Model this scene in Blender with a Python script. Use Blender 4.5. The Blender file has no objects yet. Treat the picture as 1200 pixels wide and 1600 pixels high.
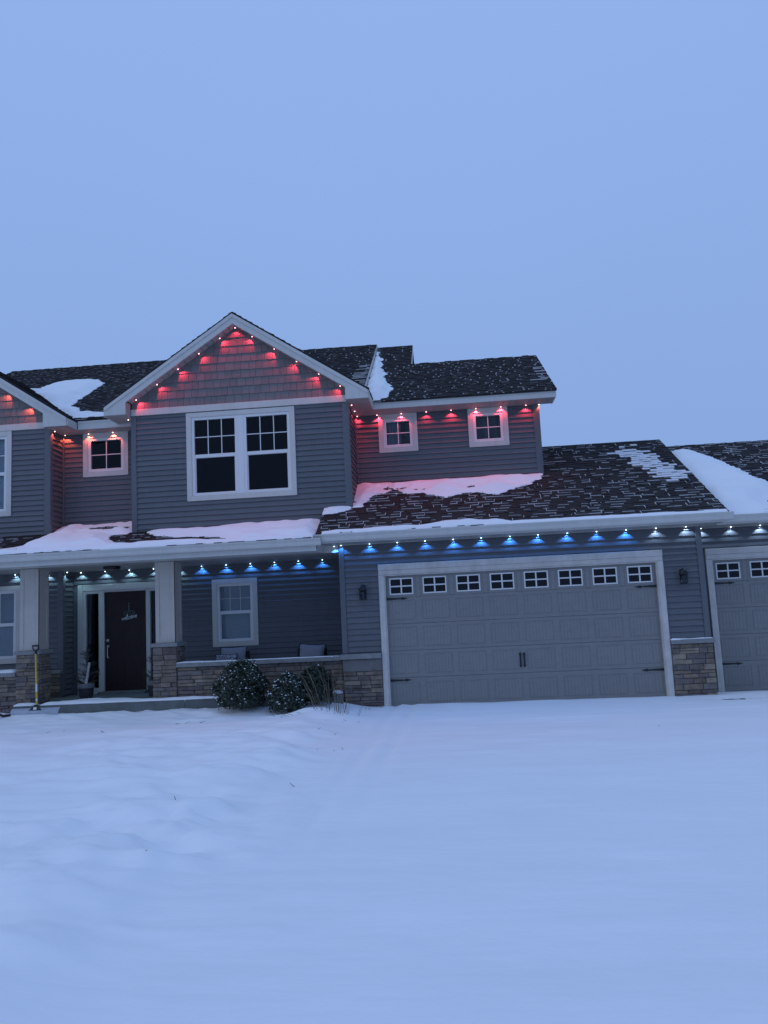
import bpy, bmesh, math, random
import numpy as np
from mathutils import Vector, Matrix

random.seed(7)
SC = bpy.context.scene
COL = SC.collection

# ------------------------------------------------------------------ camera
YAW, PITCH, ROLL = 0.07818016, 0.12253776, -0.04824304
cy, sy, cp, sp = math.cos(YAW), math.sin(YAW), math.cos(PITCH), math.sin(PITCH)
fwd = Vector((-sy * cp, cy * cp, sp))
rgt = Vector((cy, sy, 0.0))
up = rgt.cross(fwd)
cr, sr = math.cos(ROLL), math.sin(ROLL)
r2 = rgt * cr + up * sr
u2 = up * cr - rgt * sr
cam_data = bpy.data.cameras.new('camera')
cam = bpy.data.objects.new('camera', cam_data)
COL.objects.link(cam)
M = Matrix((r2, u2, -fwd)).transposed().to_4x4()
M.translation = Vector((1.20364627, -14.60757462, 1.72707043))
cam.matrix_world = M
cam_data.sensor_fit = 'VERTICAL'
cam_data.sensor_height = 36.0
cam_data.lens = 36.0 * 1250.0 / 1600.0
cam_data.clip_start = 0.1
cam_data.clip_end = 3000.0
SC.camera = cam

# ------------------------------------------------------------------ sky, sun, exposure
world = bpy.data.worlds.new('World')
SC.world = world
world.use_nodes = True
wn, wl = world.node_tree.nodes, world.node_tree.links
wn.clear()
w_out = wn.new('ShaderNodeOutputWorld')
w_bg = wn.new('ShaderNodeBackground')
w_bg.inputs['Strength'].default_value = 0.1
w_sky = wn.new('ShaderNodeTexSky')
w_sky.sky_type = 'NISHITA'
w_sky.sun_disc = False
w_sky.sun_elevation = math.radians(28.5)
w_sky.sun_rotation = math.radians(247.6)
w_tc = wn.new('ShaderNodeTexCoord')
w_sep = wn.new('ShaderNodeSeparateXYZ')
w_noise = wn.new('ShaderNodeTexNoise')
w_noise.inputs['Scale'].default_value = 1.6
w_noise.inputs['Detail'].default_value = 3
w_add = wn.new('ShaderNodeMath'); w_add.operation = 'MULTIPLY_ADD'
w_add.inputs[1].default_value = 0.22
w_ramp = wn.new('ShaderNodeValToRGB')
w_ramp.color_ramp.elements[0].position = 0.0
w_ramp.color_ramp.elements[0].color = (2.24, 3.63, 6.80, 1)
w_ramp.color_ramp.elements[1].position = 1.0
w_ramp.color_ramp.elements[1].color = (3.05, 4.72, 8.85, 1)
w_mix = wn.new('ShaderNodeMixRGB')
w_mix.inputs['Fac'].default_value = 0.985
wl.new(w_tc.outputs['Generated'], w_sep.inputs[0])
wl.new(w_tc.outputs['Generated'], w_noise.inputs['Vector'])
wl.new(w_noise.outputs['Fac'], w_add.inputs[0])
wl.new(w_sep.outputs['Z'], w_add.inputs[2])
wl.new(w_add.outputs[0], w_ramp.inputs['Fac'])
wl.new(w_sky.outputs[0], w_mix.inputs[1])
wl.new(w_ramp.outputs[0], w_mix.inputs[2])
wl.new(w_mix.outputs[0], w_bg.inputs['Color'])
wl.new(w_bg.outputs[0], w_out.inputs[0])

sun_d = bpy.data.lights.new('sun', 'SUN')
sun_d.energy = 0.25
sun_d.angle = math.radians(40)
sun_d.color = (1.0, 0.97, 0.93)
sun = bpy.data.objects.new('sun', sun_d)
COL.objects.link(sun)
# weak directional part of the dusk overcast: low, from the left and a little behind the camera
sun.rotation_euler = Vector((0.85, 0.35, -0.50)).to_track_quat('-Z', 'Y').to_euler()

vs = SC.view_settings
SC.display_settings.display_device = 'sRGB'
vs.view_transform = 'Standard'
vs.look = 'None'
vs.exposure = 0.0
vs.gamma = 1.0
vs.use_curve_mapping = False
SC.render.engine = 'CYCLES'
SC.cycles.use_denoising = True
SC.cycles.max_bounces = 6
SC.cycles.diffuse_bounces = 3
SC.cycles.glossy_bounces = 3
SC.cycles.transparent_max_bounces = 8
SC.cycles.sample_clamp_indirect = 4.0
SC.cycles.use_light_tree = True

# ------------------------------------------------------------------ materials
MATS = {}

def mat(name, color, rough=0.6, vary=0.12, scale=6.0, bump=0.0, bscale=60.0, rand=0.0, spec=0.4,
        stretch=(1, 1, 1), metal=0.0, color2=None, streak=0.0):
    """principled, base colour modulated by two noises; rand = per object value jitter"""
    if name in MATS:
        return MATS[name]
    m = bpy.data.materials.new(name)
    m.use_nodes = True
    n, l = m.node_tree.nodes, m.node_tree.links
    b = n['Principled BSDF']
    b.inputs['Roughness'].default_value = rough
    b.inputs['Specular IOR Level'].default_value = spec
    b.inputs['Metallic'].default_value = metal
    tc = n.new('ShaderNodeTexCoord')
    mp = n.new('ShaderNodeMapping')
    mp.inputs['Scale'].default_value = stretch
    l.new(tc.outputs['Object'], mp.inputs[0])
    nz = n.new('ShaderNodeTexNoise')
    nz.inputs['Scale'].default_value = scale
    nz.inputs['Detail'].default_value = 6
    nz.inputs['Roughness'].default_value = 0.65
    l.new(mp.outputs[0], nz.inputs['Vector'])
    mix = n.new('ShaderNodeMixRGB')
    c = color
    c2 = color2 if color2 else tuple(max(0, x * (1 - 2.2 * vary)) for x in c)
    mix.inputs[1].default_value = (*[x * (1 + vary * .8) for x in c], 1) if not color2 else (*c, 1)
    mix.inputs[2].default_value = (*c2, 1)
    rmp = n.new('ShaderNodeMapRange')
    rmp.inputs['From Min'].default_value = 0.3
    rmp.inputs['From Max'].default_value = 0.72
    l.new(nz.outputs['Fac'], rmp.inputs['Value'])
    l.new(rmp.outputs[0], mix.inputs['Fac'])
    out = mix.outputs[0]
    if rand > 0:
        oi = n.new('ShaderNodeObjectInfo')
        mr = n.new('ShaderNodeMapRange')
        mr.inputs['To Min'].default_value = 1 - rand
        mr.inputs['To Max'].default_value = 1 + rand
        l.new(oi.outputs['Random'], mr.inputs['Value'])
        hs = n.new('ShaderNodeHueSaturation')
        l.new(out, hs.inputs['Color'])
        l.new(mr.outputs[0], hs.inputs['Value'])
        out = hs.outputs[0]
    if streak > 0:
        n2 = n.new('ShaderNodeTexNoise')
        n2.inputs['Scale'].default_value = 2.3
        n2.inputs['Detail'].default_value = 8
        mp2 = n.new('ShaderNodeMapping')
        mp2.inputs['Scale'].default_value = (6, 6, .6)
        l.new(tc.outputs['Object'], mp2.inputs[0])
        l.new(mp2.outputs[0], n2.inputs['Vector'])
        mr2 = n.new('ShaderNodeMapRange')
        mr2.inputs['From Min'].default_value = .45
        mr2.inputs['From Max'].default_value = .75
        mr2.inputs['To Min'].default_value = 1.0
        mr2.inputs['To Max'].default_value = 1.0 - streak
        l.new(n2.outputs['Fac'], mr2.inputs['Value'])
        h2 = n.new('ShaderNodeHueSaturation')
        l.new(out, h2.inputs['Color'])
        l.new(mr2.outputs[0], h2.inputs['Value'])
        out = h2.outputs[0]
    l.new(out, b.inputs['Base Color'])
    if bump > 0:
        nb = n.new('ShaderNodeTexNoise')
        nb.inputs['Scale'].default_value = bscale
        nb.inputs['Detail'].default_value = 5
        l.new(mp.outputs[0], nb.inputs['Vector'])
        bp = n.new('ShaderNodeBump')
        bp.inputs['Strength'].default_value = 0.6
        bp.inputs['Distance'].default_value = bump
        l.new(nb.outputs['Fac'], bp.inputs['Height'])
        l.new(bp.outputs[0], b.inputs['Normal'])
    MATS[name] = m
    return m

def stone_mat():
    m = mat('stone', (.30, .27, .245), .85, .22, 9, .006, 40)
    n, l = m.node_tree.nodes, m.node_tree.links
    oi = n.new('ShaderNodeObjectInfo')
    rp = n.new('ShaderNodeValToRGB')
    rp.color_ramp.interpolation = 'LINEAR'
    cols = [(0, (.21, .185, .175)), (.2, (.46, .36, .27)), (.4, (.29, .255, .25)), (.55, (.24, .175, .155)),
            (.7, (.54, .45, .35)), (.85, (.33, .285, .26)), (1, (.36, .32, .30))]
    while len(rp.color_ramp.elements) < len(cols):
        rp.color_ramp.elements.new(.5)
    for e, (p, c) in zip(rp.color_ramp.elements, cols):
        e.position = p
        e.color = (*c, 1)
    l.new(oi.outputs['Random'], rp.inputs[0])
    mx = n.new('ShaderNodeMixRGB')
    mx.blend_type = 'MULTIPLY'
    mx.inputs['Fac'].default_value = 1
    b = n['Principled BSDF']
    src = b.inputs['Base Color'].links[0].from_socket
    g = n.new('ShaderNodeMixRGB')
    g.blend_type = 'DIVIDE'
    g.inputs['Fac'].default_value = 1
    g.inputs[2].default_value = (.53, .49, .46, 1)
    l.new(src, g.inputs[1])
    l.new(g.outputs[0], mx.inputs[1])
    l.new(rp.outputs[0], mx.inputs[2])
    l.new(mx.outputs[0], b.inputs['Base Color'])
    return m

def glass_mat(name='window_glass', tint=(.62, .70, .76, 1)):
    m = bpy.data.materials.new(name)
    m.use_nodes = True
    n, l = m.node_tree.nodes, m.node_tree.links
    n.clear()
    o = n.new('ShaderNodeOutputMaterial')
    t = n.new('ShaderNodeBsdfTransparent')
    t.inputs[0].default_value = tint
    g = n.new('ShaderNodeBsdfGlossy')
    g.inputs['Roughness'].default_value = .03
    f = n.new('ShaderNodeFresnel')
    f.inputs['IOR'].default_value = 1.28
    nz = n.new('ShaderNodeTexNoise')
    nz.inputs['Scale'].default_value = 1.7
    bp = n.new('ShaderNodeBump')
    bp.inputs['Distance'].default_value = .01
    bp.inputs['Strength'].default_value = .25
    l.new(nz.outputs['Fac'], bp.inputs['Height'])
    l.new(bp.outputs[0], g.inputs['Normal'])
    mx = n.new('ShaderNodeMixShader')
    l.new(f.outputs[0], mx.inputs[0])
    l.new(t.outputs[0], mx.inputs[1])
    l.new(g.outputs[0], mx.inputs[2])
    l.new(mx.outputs[0], o.inputs[0])
    return m

def emit_mat(name, col, s):
    m = bpy.data.materials.new(name)
    m.use_nodes = True
    b = m.node_tree.nodes['Principled BSDF']
    b.inputs['Base Color'].default_value = (.6, .6, .6, 1)
    b.inputs['Emission Color'].default_value = (*col, 1)
    b.inputs['Emission Strength'].default_value = s
    return m

M_SIDING = mat('vinyl_siding', (.122, .126, .136), .55, .05, 5, .0012, 90, .05, stretch=(1, 1, 5), streak=.07)
M_SHAKE = mat('shake_siding', (.175, .160, .158), .6, .07, 12, .003, 60, .10, stretch=(9, 1, 1))
M_TRIM = mat('white_trim', (.60, .555, .50), .5, .04, 3, 0, streak=.05)
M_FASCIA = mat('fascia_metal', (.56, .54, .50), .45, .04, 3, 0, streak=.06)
M_FRAME = mat('white_vinyl_frame', (.72, .70, .67), .4, .02, 3)
M_COLUMN = mat('column_board', (.50, .45, .39), .55, .04, 3, 0, streak=.05)
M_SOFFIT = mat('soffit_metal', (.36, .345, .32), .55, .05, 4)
M_DOOR = mat('garage_door_paint', (.235, .228, .215), .5, .05, 4, .0008, 120, .03, stretch=(1, 1, 6), streak=.06)
M_WELT = mat('dirty_jamb', (.60, .555, .50), .6, .09, 5, .001, 30, streak=.10)
M_SHINGLE = mat('asphalt_shingle', (.043, .037, .037), .9, .2, 40, .003, 200, .12, spec=.2)
M_DECK = mat('roof_deck', (.022, .02, .02), .9, .2, 20)
M_MORTAR = mat('mortar', (.23, .225, .215), .95, .15, 30, .004, 80)
M_STONE = stone_mat()
M_CAP = mat('cap_stone', (.25, .25, .24), .85, .12, 8, .004, 50)
M_CONC = mat('concrete', (.17, .185, .18), .9, .16, 3.5, .003, 40, color2=(.10, .11, .10))
M_BLACK = mat('black_iron', (.012, .012, .013), .45, .1, 10)
M_WINE = mat('dark_wine_paint', (.020, .0055, .0065), .6, .2, 3, 0, stretch=(8, 1, .6))
M_NICKEL = mat('nickel', (.55, .52, .47), .3, .05, 5, metal=.9)
M_GLASS = glass_mat()
M_GLASS_CLEAR = glass_mat('clear_glass', (.92, .95, .97, 1))
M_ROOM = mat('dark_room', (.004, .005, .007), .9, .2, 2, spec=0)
M_BLIND = mat('blind_slats', (.36, .40, .42), .6, .04, 4)
M_TONE_SHEET = mat('pane_tone_sheet', (.11, .12, .13), .9, .2, 3, stretch=(4, 1, .5), spec=0)  # colour of the sheet added behind small upper panes to brighten them
M_CURTAIN = mat('curtain_or_tone_sheet', (.22, .24, .27), .8, .1, 4)
M_SNOW = mat('snow', (.925, .92, .915), .85, .022, 1.1, .014, 7, spec=.25, stretch=(.45, 1.5, 1))
M_SNOWD = mat('snow_thin', (.72, .72, .73), .85, .06, 20, spec=.2)
M_ASPHALT = mat('asphalt', (.05, .05, .05), .9, .3, 60, .004, 150)
M_LEAF = mat('boxwood_leaf', (.035, .052, .032), .5, .3, 30)
M_BARK = mat('twig_bark', (.10, .075, .055), .9, .2, 30)
M_STRAW = mat('dry_straw', (.20, .155, .105), .8, .3, 12)
M_NEEDLE = mat('spruce_needle', (.028, .045, .032), .7, .3, 20)
M_BIRCH = mat('birch_bark', (.62, .59, .55), .8, .1, 14, .002, 60, stretch=(1, 1, 5), color2=(.16, .14, .12))
M_POT = mat('dark_pot', (.035, .036, .04), .5, .15, 10)
M_POTRIM = mat('pot_band', (.17, .18, .18), .7, .2, 9)
M_CUSHION = mat('grey_cushion', (.27, .27, .30), .9, .06, 8, .002, 150)
M_PIPING = mat('dark_piping', (.02, .02, .025), .8, .1, 8)
M_WICKER = mat('dark_wicker', (.022, .02, .02), .7, .3, 30, .003, 60)
M_YELLOW = mat('yellow_fibreglass', (.62, .43, .05), .4, .08, 10)
M_STICKER = mat('white_sticker', (.75, .74, .72), .5, .05, 30)
M_BLADE = mat('shovel_blade', (.42, .45, .50), .4, .12, 6)
M_WHITEP = mat('white_letters', (.75, .75, .76), .5, .03, 9)
M_GREENW = mat('wreath_leaf', (.09, .12, .10), .7, .25, 15)

# ------------------------------------------------------------------ mesh helpers
class Fr:
    """local frame: a along, b up, n out"""
    def __init__(s, o, a, b, n):
        s.o, s.a, s.b, s.n = Vector(o), Vector(a), Vector(b), Vector(n)
    def __call__(s, a, b, d=0.0):
        return s.o + s.a * a + s.b * b + s.n * d

def front(Y):
    return Fr((0, Y, 0), (1, 0, 0), (0, 0, 1), (0, -1, 0))

def right(X):
    return Fr((X, 0, 0), (0, 1, 0), (0, 0, 1), (1, 0, 0))

class MB:
    def __init__(s):
        s.v, s.f = [], []
    def prism_pts(s, lo, hi):
        k = len(s.v)
        n = len(lo)
        s.v += [tuple(p) for p in lo] + [tuple(p) for p in hi]
        s.f.append(tuple(k + i for i in range(n - 1, -1, -1)))
        s.f.append(tuple(k + n + i for i in range(n)))
        for i in range(n):
            j = (i + 1) % n
            s.f.append((k + i, k + j, k + n + j, k + n + i))
        return s
    def box(s, x0, x1, y0, y1, z0, z1):
        lo = [(x0, y0, z0), (x1, y0, z0), (x1, y1, z0), (x0, y1, z0)]
        hi = [(x0, y0, z1), (x1, y0, z1), (x1, y1, z1), (x0, y1, z1)]
        return s.prism_pts(lo, hi)
    def plate(s, fr, a0, a1, b0, b1, d0, d1):
        lo = [fr(a0, b0, d0), fr(a1, b0, d0), fr(a1, b1, d0), fr(a0, b1, d0)]
        hi = [fr(a0, b0, d1), fr(a1, b0, d1), fr(a1, b1, d1), fr(a0, b1, d1)]
        return s.prism_pts(lo, hi)
    def bevel_plate(s, fr, a0, a1, b0, b1, d0, d1, c=.004):
        """plate whose front face has chamfered edges"""
        lo = [fr(a0, b0, d0), fr(a1, b0, d0), fr(a1, b1, d0), fr(a0, b1, d0)]
        mi = [fr(a0, b0, d1 - c), fr(a1, b0, d1 - c), fr(a1, b1, d1 - c), fr(a0, b1, d1 - c)]
        hi = [fr(a0 + c, b0 + c, d1), fr(a1 - c, b0 + c, d1), fr(a1 - c, b1 - c, d1), fr(a0 + c, b1 - c, d1)]
        k = len(s.v)
        s.v += [tuple(p) for p in lo + mi + hi]
        s.f.append((k + 3, k + 2, k + 1, k))
        s.f.append((k + 8, k + 9, k + 10, k + 11))
        for r in (0, 4):
            for i in range(4):
                j = (i + 1) % 4
                s.f.append((k + r + i, k + r + j, k + r + 4 + j, k + r + 4 + i))
        return s
    def extrude(s, fr, poly, d0, d1):
        """poly list of (a,b); d0/d1 number or function(a,b)"""
        g0 = d0 if callable(d0) else (lambda a, b: d0)
        g1 = d1 if callable(d1) else (lambda a, b: d1)
        return s.prism_pts([fr(a, b, g0(a, b)) for a, b in poly], [fr(a, b, g1(a, b)) for a, b in poly])
    def profile(s, fr, prof, a0, a1):
        """prof list of (b,d) swept along a"""
        return s.prism_pts([fr(a0, b, d) for b, d in prof], [fr(a1, b, d) for b, d in prof])
    def tube(s, p0, p1, r0, r1=None, n=8, caps=True):
        r1 = r0 if r1 is None else r1
        p0, p1 = Vector(p0), Vector(p1)
        d = (p1 - p0).normalized()
        x = d.orthogonal().normalized()
        y = d.cross(x)
        lo = [p0 + (x * math.cos(2 * math.pi * i / n) + y * math.sin(2 * math.pi * i / n)) * r0 for i in range(n)]
        hi = [p1 + (x * math.cos(2 * math.pi * i / n) + y * math.sin(2 * math.pi * i / n)) * r1 for i in range(n)]
        return s.prism_pts(lo, hi)
    def lathe(s, c, prof, n=16):
        """prof list of (r,z) bottom to top about vertical axis at c"""
        k = len(s.v)
        for r, z in prof:
            for i in range(n):
                t = 2 * math.pi * i / n
                s.v.append((c[0] + r * math.cos(t), c[1] + r * math.sin(t), c[2] + z))
        for q in range(len(prof) - 1):
            for i in range(n):
                j = (i + 1) % n
                s.f.append((k + q * n + i, k + q * n + j, k + (q + 1) * n + j, k + (q + 1) * n + i))
        s.f.append(tuple(k + i for i in range(n - 1, -1, -1)))
        s.f.append(tuple(k + (len(prof) - 1) * n + i for i in range(n)))
        return s
    def quad(s, a, b, c, d):
        k = len(s.v)
        s.v += [tuple(a), tuple(b), tuple(c), tuple(d)]
        s.f.append((k, k + 1, k + 2, k + 3))
        return s
    def mesh(s, name, m, smooth=False, fix=True):
        me = bpy.data.meshes.new(name)
        me.from_pydata(s.v, [], s.f)
        if fix:
            bm = bmesh.new()
            bm.from_mesh(me)
            bmesh.ops.recalc_face_normals(bm, faces=bm.faces)
            bm.to_mesh(me)
            bm.free()
        if m:
            me.materials.append(m)
        if smooth:
            me.polygons.foreach_set('use_smooth', [True] * len(me.polygons))
        me.update()
        return me
    def build(s, name, m, parent=None, smooth=False, fix=True, **props):
        o = bpy.data.objects.new(name, s.mesh(name, m, smooth, fix))
        COL.objects.link(o)
        if parent:
            o.parent = parent
            o.matrix_parent_inverse = parent.matrix_basis.inverted()
        for k, v in props.items():
            o[k] = v
        return o

def empty(name, loc=(0, 0, 0), parent=None, **props):
    o = bpy.data.objects.new(name, None)
    o.empty_display_size = .1
    o.location = loc
    COL.objects.link(o)
    if parent:
        o.parent = parent
    for k, v in props.items():
        o[k] = v
    return o

def clip(poly, nx, ny, c):
    """keep nx*a+ny*b<=c"""
    out = []
    for i in range(len(poly)):
        p, q = poly[i], poly[(i + 1) % len(poly)]
        dp, dq = nx * p[0] + ny * p[1] - c, nx * q[0] + ny * q[1] - c
        if dp <= 0:
            out.append(p)
        if (dp < 0 < dq) or (dq < 0 < dp):
            t = dp / (dp - dq)
            out.append((p[0] + t * (q[0] - p[0]), p[1] + t * (q[1] - p[1])))
    return out

def clip_convex(poly, region):
    """region CCW convex polygon"""
    for i in range(len(region)):
        p, q = region[i], region[(i + 1) % len(region)]
        nx, ny = q[1] - p[1], -(q[0] - p[0])
        poly = clip(poly, nx, ny, nx * p[0] + ny * p[1])
        if len(poly) < 3:
            return []
    return poly

def area(poly):
    return .5 * sum(poly[i][0] * poly[(i + 1) % len(poly)][1] - poly[(i + 1) % len(poly)][0] * poly[i][1] for i in range(len(poly)))

def spans(a0, a1, cuts):
    """subtract [c0,c1] intervals from [a0,a1]"""
    out = [(a0, a1)]
    for c0, c1 in cuts:
        nxt = []
        for p, q in out:
            if c1 <= p or c0 >= q:
                nxt.append((p, q))
            else:
                if c0 > p: nxt.append((p, c0))
                if c1 < q: nxt.append((c1, q))
        out = nxt
    return [s for s in out if s[1] - s[0] > .015]

# numpy value noise
def vnoise(x, y, seed=0):
    xi, yi = np.floor(x).astype(np.int64), np.floor(y).astype(np.int64)
    xf, yf = x - xi, y - yi
    u, v = xf * xf * (3 - 2 * xf), yf * yf * (3 - 2 * yf)
    def h(i, j):
        n = (i * 374761393 + j * 668265263 + seed * 1274126177) & 0x7fffffff
        n = ((n ^ (n >> 13)) * 1274126177) & 0x7fffffff
        n = (n ^ (n >> 16)) & 0xffffff
        return n / float(0xffffff)
    a, b, c, d = h(xi, yi), h(xi + 1, yi), h(xi, yi + 1), h(xi + 1, yi + 1)
    return (a * (1 - u) + b * u) * (1 - v) + (c * (1 - u) + d * u) * v

def fbm(x, y, seed=0, o=4):
    s, a, t = 0, .5, 0
    for k in range(o):
        s = s + a * vnoise(x * 2 ** k, y * 2 ** k, seed + k * 17)
        t += a
        a *= .5
    return s / t

def smooth(x, a, b):
    t = np.clip((x - a) / (b - a), 0, 1)
    return t * t * (3 - 2 * t)

# ------------------------------------------------------------------ GROUND
def snow_z(X, Y):
    edge = -0.55 + .35 * (fbm(Y * .45 + 3, Y * 0 + 5, 3, 3) - .5) * 2 + .12 * (vnoise(Y * 1.9, X * 0 + 2, 8) - .5)
    lawn = 1 - smooth(X, edge - .85, edge + .12)
    z = .085 * lawn
    far = smooth(Y, -3.5, -1.0)
    # wind ripples and soft relief, stronger on the lawn
    rip = (fbm(X * .55 + 9, Y * 1.9, 21, 4) - .5)
    z = z + rip * (.030 + .12 * lawn)
    z = z + (fbm(X * .16, Y * .22, 5, 2) - .5) * (.03 + .05 * lawn)
    z = z + (fbm(X * 2.2, Y * 5.5, 31, 3) - .5) * (.006 + .032 * lawn)
    # lumpy bank along the lawn edge
    bank = np.exp(-((X - edge + .45) / .42) ** 2) * smooth(Y, -11, -8.5) * (1 - smooth(Y, -1.3, -.6))
    z = z + bank * (fbm(X * 1.5, Y * 2.3, 77, 3) - .40) * .26
    # rough trampled patch on the lawn
    rough = np.exp(-((X + 1.5) / 1.1) ** 2 - ((Y + 8.1) / 1.3) ** 2)
    z = z + rough * ((fbm(X * 2.6, Y * 2.6, 99, 3) - .45) * .26 + (.3 - np.abs(fbm(X * 4.5, Y * 7, 101, 3) - .5)) * .10)
    # faint tyre track lines on the driveway
    for x0_, k_ in ((.10, .02), (.40, .015)):
        wob = .05 * (vnoise(Y * .6, Y * 0 + x0_ * 9, 14) - .5)
        dd = (X - x0_ - k_ * Y - wob) / .085
        br = .35 + .65 * smooth(vnoise(Y * .9, Y * 0 + x0_ * 5, 16), .3, .6)
        z = z + (-.020 * np.exp(-dd ** 2) + .011 * np.exp(-(np.abs(dd) - 1.5) ** 2 * 2)) * br * smooth(Y, -9.5, -6) * (1 - .5 * lawn)
    # drift up to the garage doors and slab
    z = z + .035 * smooth(Y, -.7, -.05) * (1 - lawn) * (fbm(X * 1.1, Y * 2, 41, 3) - .15)
    # mound at the dead grass
    z = z + .10 * np.exp(-((X + .72) / .42) ** 2 - ((Y + 1.55) / .5) ** 2)
    # scoured patch near the second stone pier
    sc = np.exp(-((X - 5.95) / .55) ** 2 - ((Y + .42) / .20) ** 2)
    z = z - sc * .055 * (.55 + .9 * fbm(X * 9, Y * 14, 55, 3))
    # wind crust: sharp little crests, mostly on the lawn
    n1 = fbm(X * .9 + 4, Y * 2.4 + .6 * X, 61, 3)
    n2 = fbm(X * 2.6 + 1, Y * 6.0 + 1.1 * X, 63, 3)
    patchy = smooth(fbm(X * .35, Y * .5, 65, 2), .40, .62)
    z = z + (.007 + .075 * lawn) * patchy * (.25 - np.abs(n1 - .5)) * 2
    z = z + (.003 + .040 * lawn) * patchy * (.25 - np.abs(n2 - .5)) * 2
    # streaky wind lips on the driveway
    n3 = fbm(X * .7, Y * 3.4, 67, 3)
    z = z + (1 - lawn) * .012 * smooth(n3, .55, .62) * smooth(fbm(X * .5, Y * .6, 68, 2), .45, .6)
    # settle around slab
    z = z + .03 * lawn * smooth(Y, -1.0, -.25)
    return z

def axis(fine0, fine1, step, outer):
    a = list(np.arange(fine0, fine1 + 1e-6, step))
    s, x, lo = step, fine0, []
    while x > -outer:
        s *= 1.35
        x -= s
        lo.append(x)
    s, x, hi = step, fine1, []
    while x < outer:
        s *= 1.35
        x += s
        hi.append(x)
    return np.array(lo[::-1] + a + hi)

gx, gy = axis(-10.5, 9.5, .065, 900), axis(-14.2, .4, .05, 900)
GX, GY = np.meshgrid(gx, gy)
GZ = snow_z(GX, GY)
GZ = np.where(np.hypot(GX, GY + 7) > 25, GZ * .3, GZ)
GZ = np.where(GY > .35, np.minimum(GZ, -.06), GZ)

def grid_obj(name, X, Y, Z, m, keep=None, **props):
    r, c = X.shape
    co = np.stack([X, Y, Z], -1).reshape(-1, 3)
    idx = np.arange(r * c).reshape(r, c)
    q = np.stack([idx[:-1, :-1], idx[:-1, 1:], idx[1:, 1:], idx[1:, :-1]], -1).reshape(-1, 4)
    if keep is not None:
        kk = (keep[:-1, :-1] | keep[:-1, 1:] | keep[1:, 1:] | keep[1:, :-1]).reshape(-1)
        q = q[kk]
        used = np.unique(q)
        remap = -np.ones(r * c, int)
        remap[used] = np.arange(len(used))
        co, q = co[used], remap[q]
    me = bpy.data.meshes.new(name)
    me.from_pydata(co.tolist(), [], q.tolist())
    me.materials.append(m)
    me.polygons.foreach_set('use_smooth', [True] * len(me.polygons))
    me.update()
    o = bpy.data.objects.new(name, me)
    COL.objects.link(o)
    for k, v in props.items():
        o[k] = v
    return o

grid_obj('snow_ground', GX, GY, GZ, M_SNOW, kind='structure')
MB().box(-.6, 9.5, -14, .3, -.12, -.035).build('driveway', M_ASPHALT, kind='structure')

# ------------------------------------------------------------------ HOUSE
house = empty('house', (0, 0, 0), label='two storey grey sided house with white trim, stone piers and snow dusted dark roof',
              category='house')
PITCH_S = .105

def wall_backing(name, fr, a0, a1, b0, b1, holes, parent, m=None, th=.08):
    mb = MB()
    bs = sorted({b0, b1, *[h[2] for h in holes], *[h[3] for h in holes]})
    bs = [b for b in bs if b0 <= b <= b1]
    for p, q in zip(bs[:-1], bs[1:]):
        mid = (p + q) / 2
        for s0, s1 in spans(a0, a1, [(h[0], h[1]) for h in holes if h[2] < mid < h[3]]):
            mb.plate(fr, s0, s1, p, q, -th, 0)
    return mb.build(name, m or M_SIDING, parent)

N_PLANK = 0
PLANK_REST, SHAKE_REST, STONE_REST = MB(), MB(), MB()   # pieces wholly outside the photograph's frame
def siding(wall, fr, a0, a1, b0, b1, holes=(), seed=0):
    global N_PLANK
    rnd = random.Random(seed)
    n = int(math.ceil((b1 - b0) / PITCH_S))
    for i in range(n):
        z0 = b0 + i * PITCH_S
        z1 = min(z0 + PITCH_S, b1)
        if z1 - z0 < .02:
            continue
        lo, hi = z0 + .004, z1 - .004
        cuts = [(h[0], h[1]) for h in holes if h[2] < hi and h[3] > lo and min(h[3], hi) - max(h[2], lo) > .03]
        for s0, s1 in spans(a0, a1, cuts):
            j = rnd.uniform(-.0015, .0015)
            pr = [(z0 + .015, .0005), (z0 + .014, .023 + j), (z0 + .022, .025 + j), (z1 - .012, .007), (z1 + .009, .003), (z1 + .009, .0005)]
            if fr.a.x > .5 and (s1 < -8.1 or s0 > 8.9):
                PLANK_REST.profile(fr, pr, s0, s1)
                continue
            MB().profile(fr, pr, s0, s1).build('siding_plank', M_SIDING, wall)
            N_PLANK += 1

def corner_board(fr_list, parent, name='corner_board', m=None):
    for fr, a0, a1, b0, b1 in fr_list:
        MB().bevel_plate(fr, a0, a1, b0, b1, -.01, .030, .004).build(name, m or M_SIDING, parent)

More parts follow.
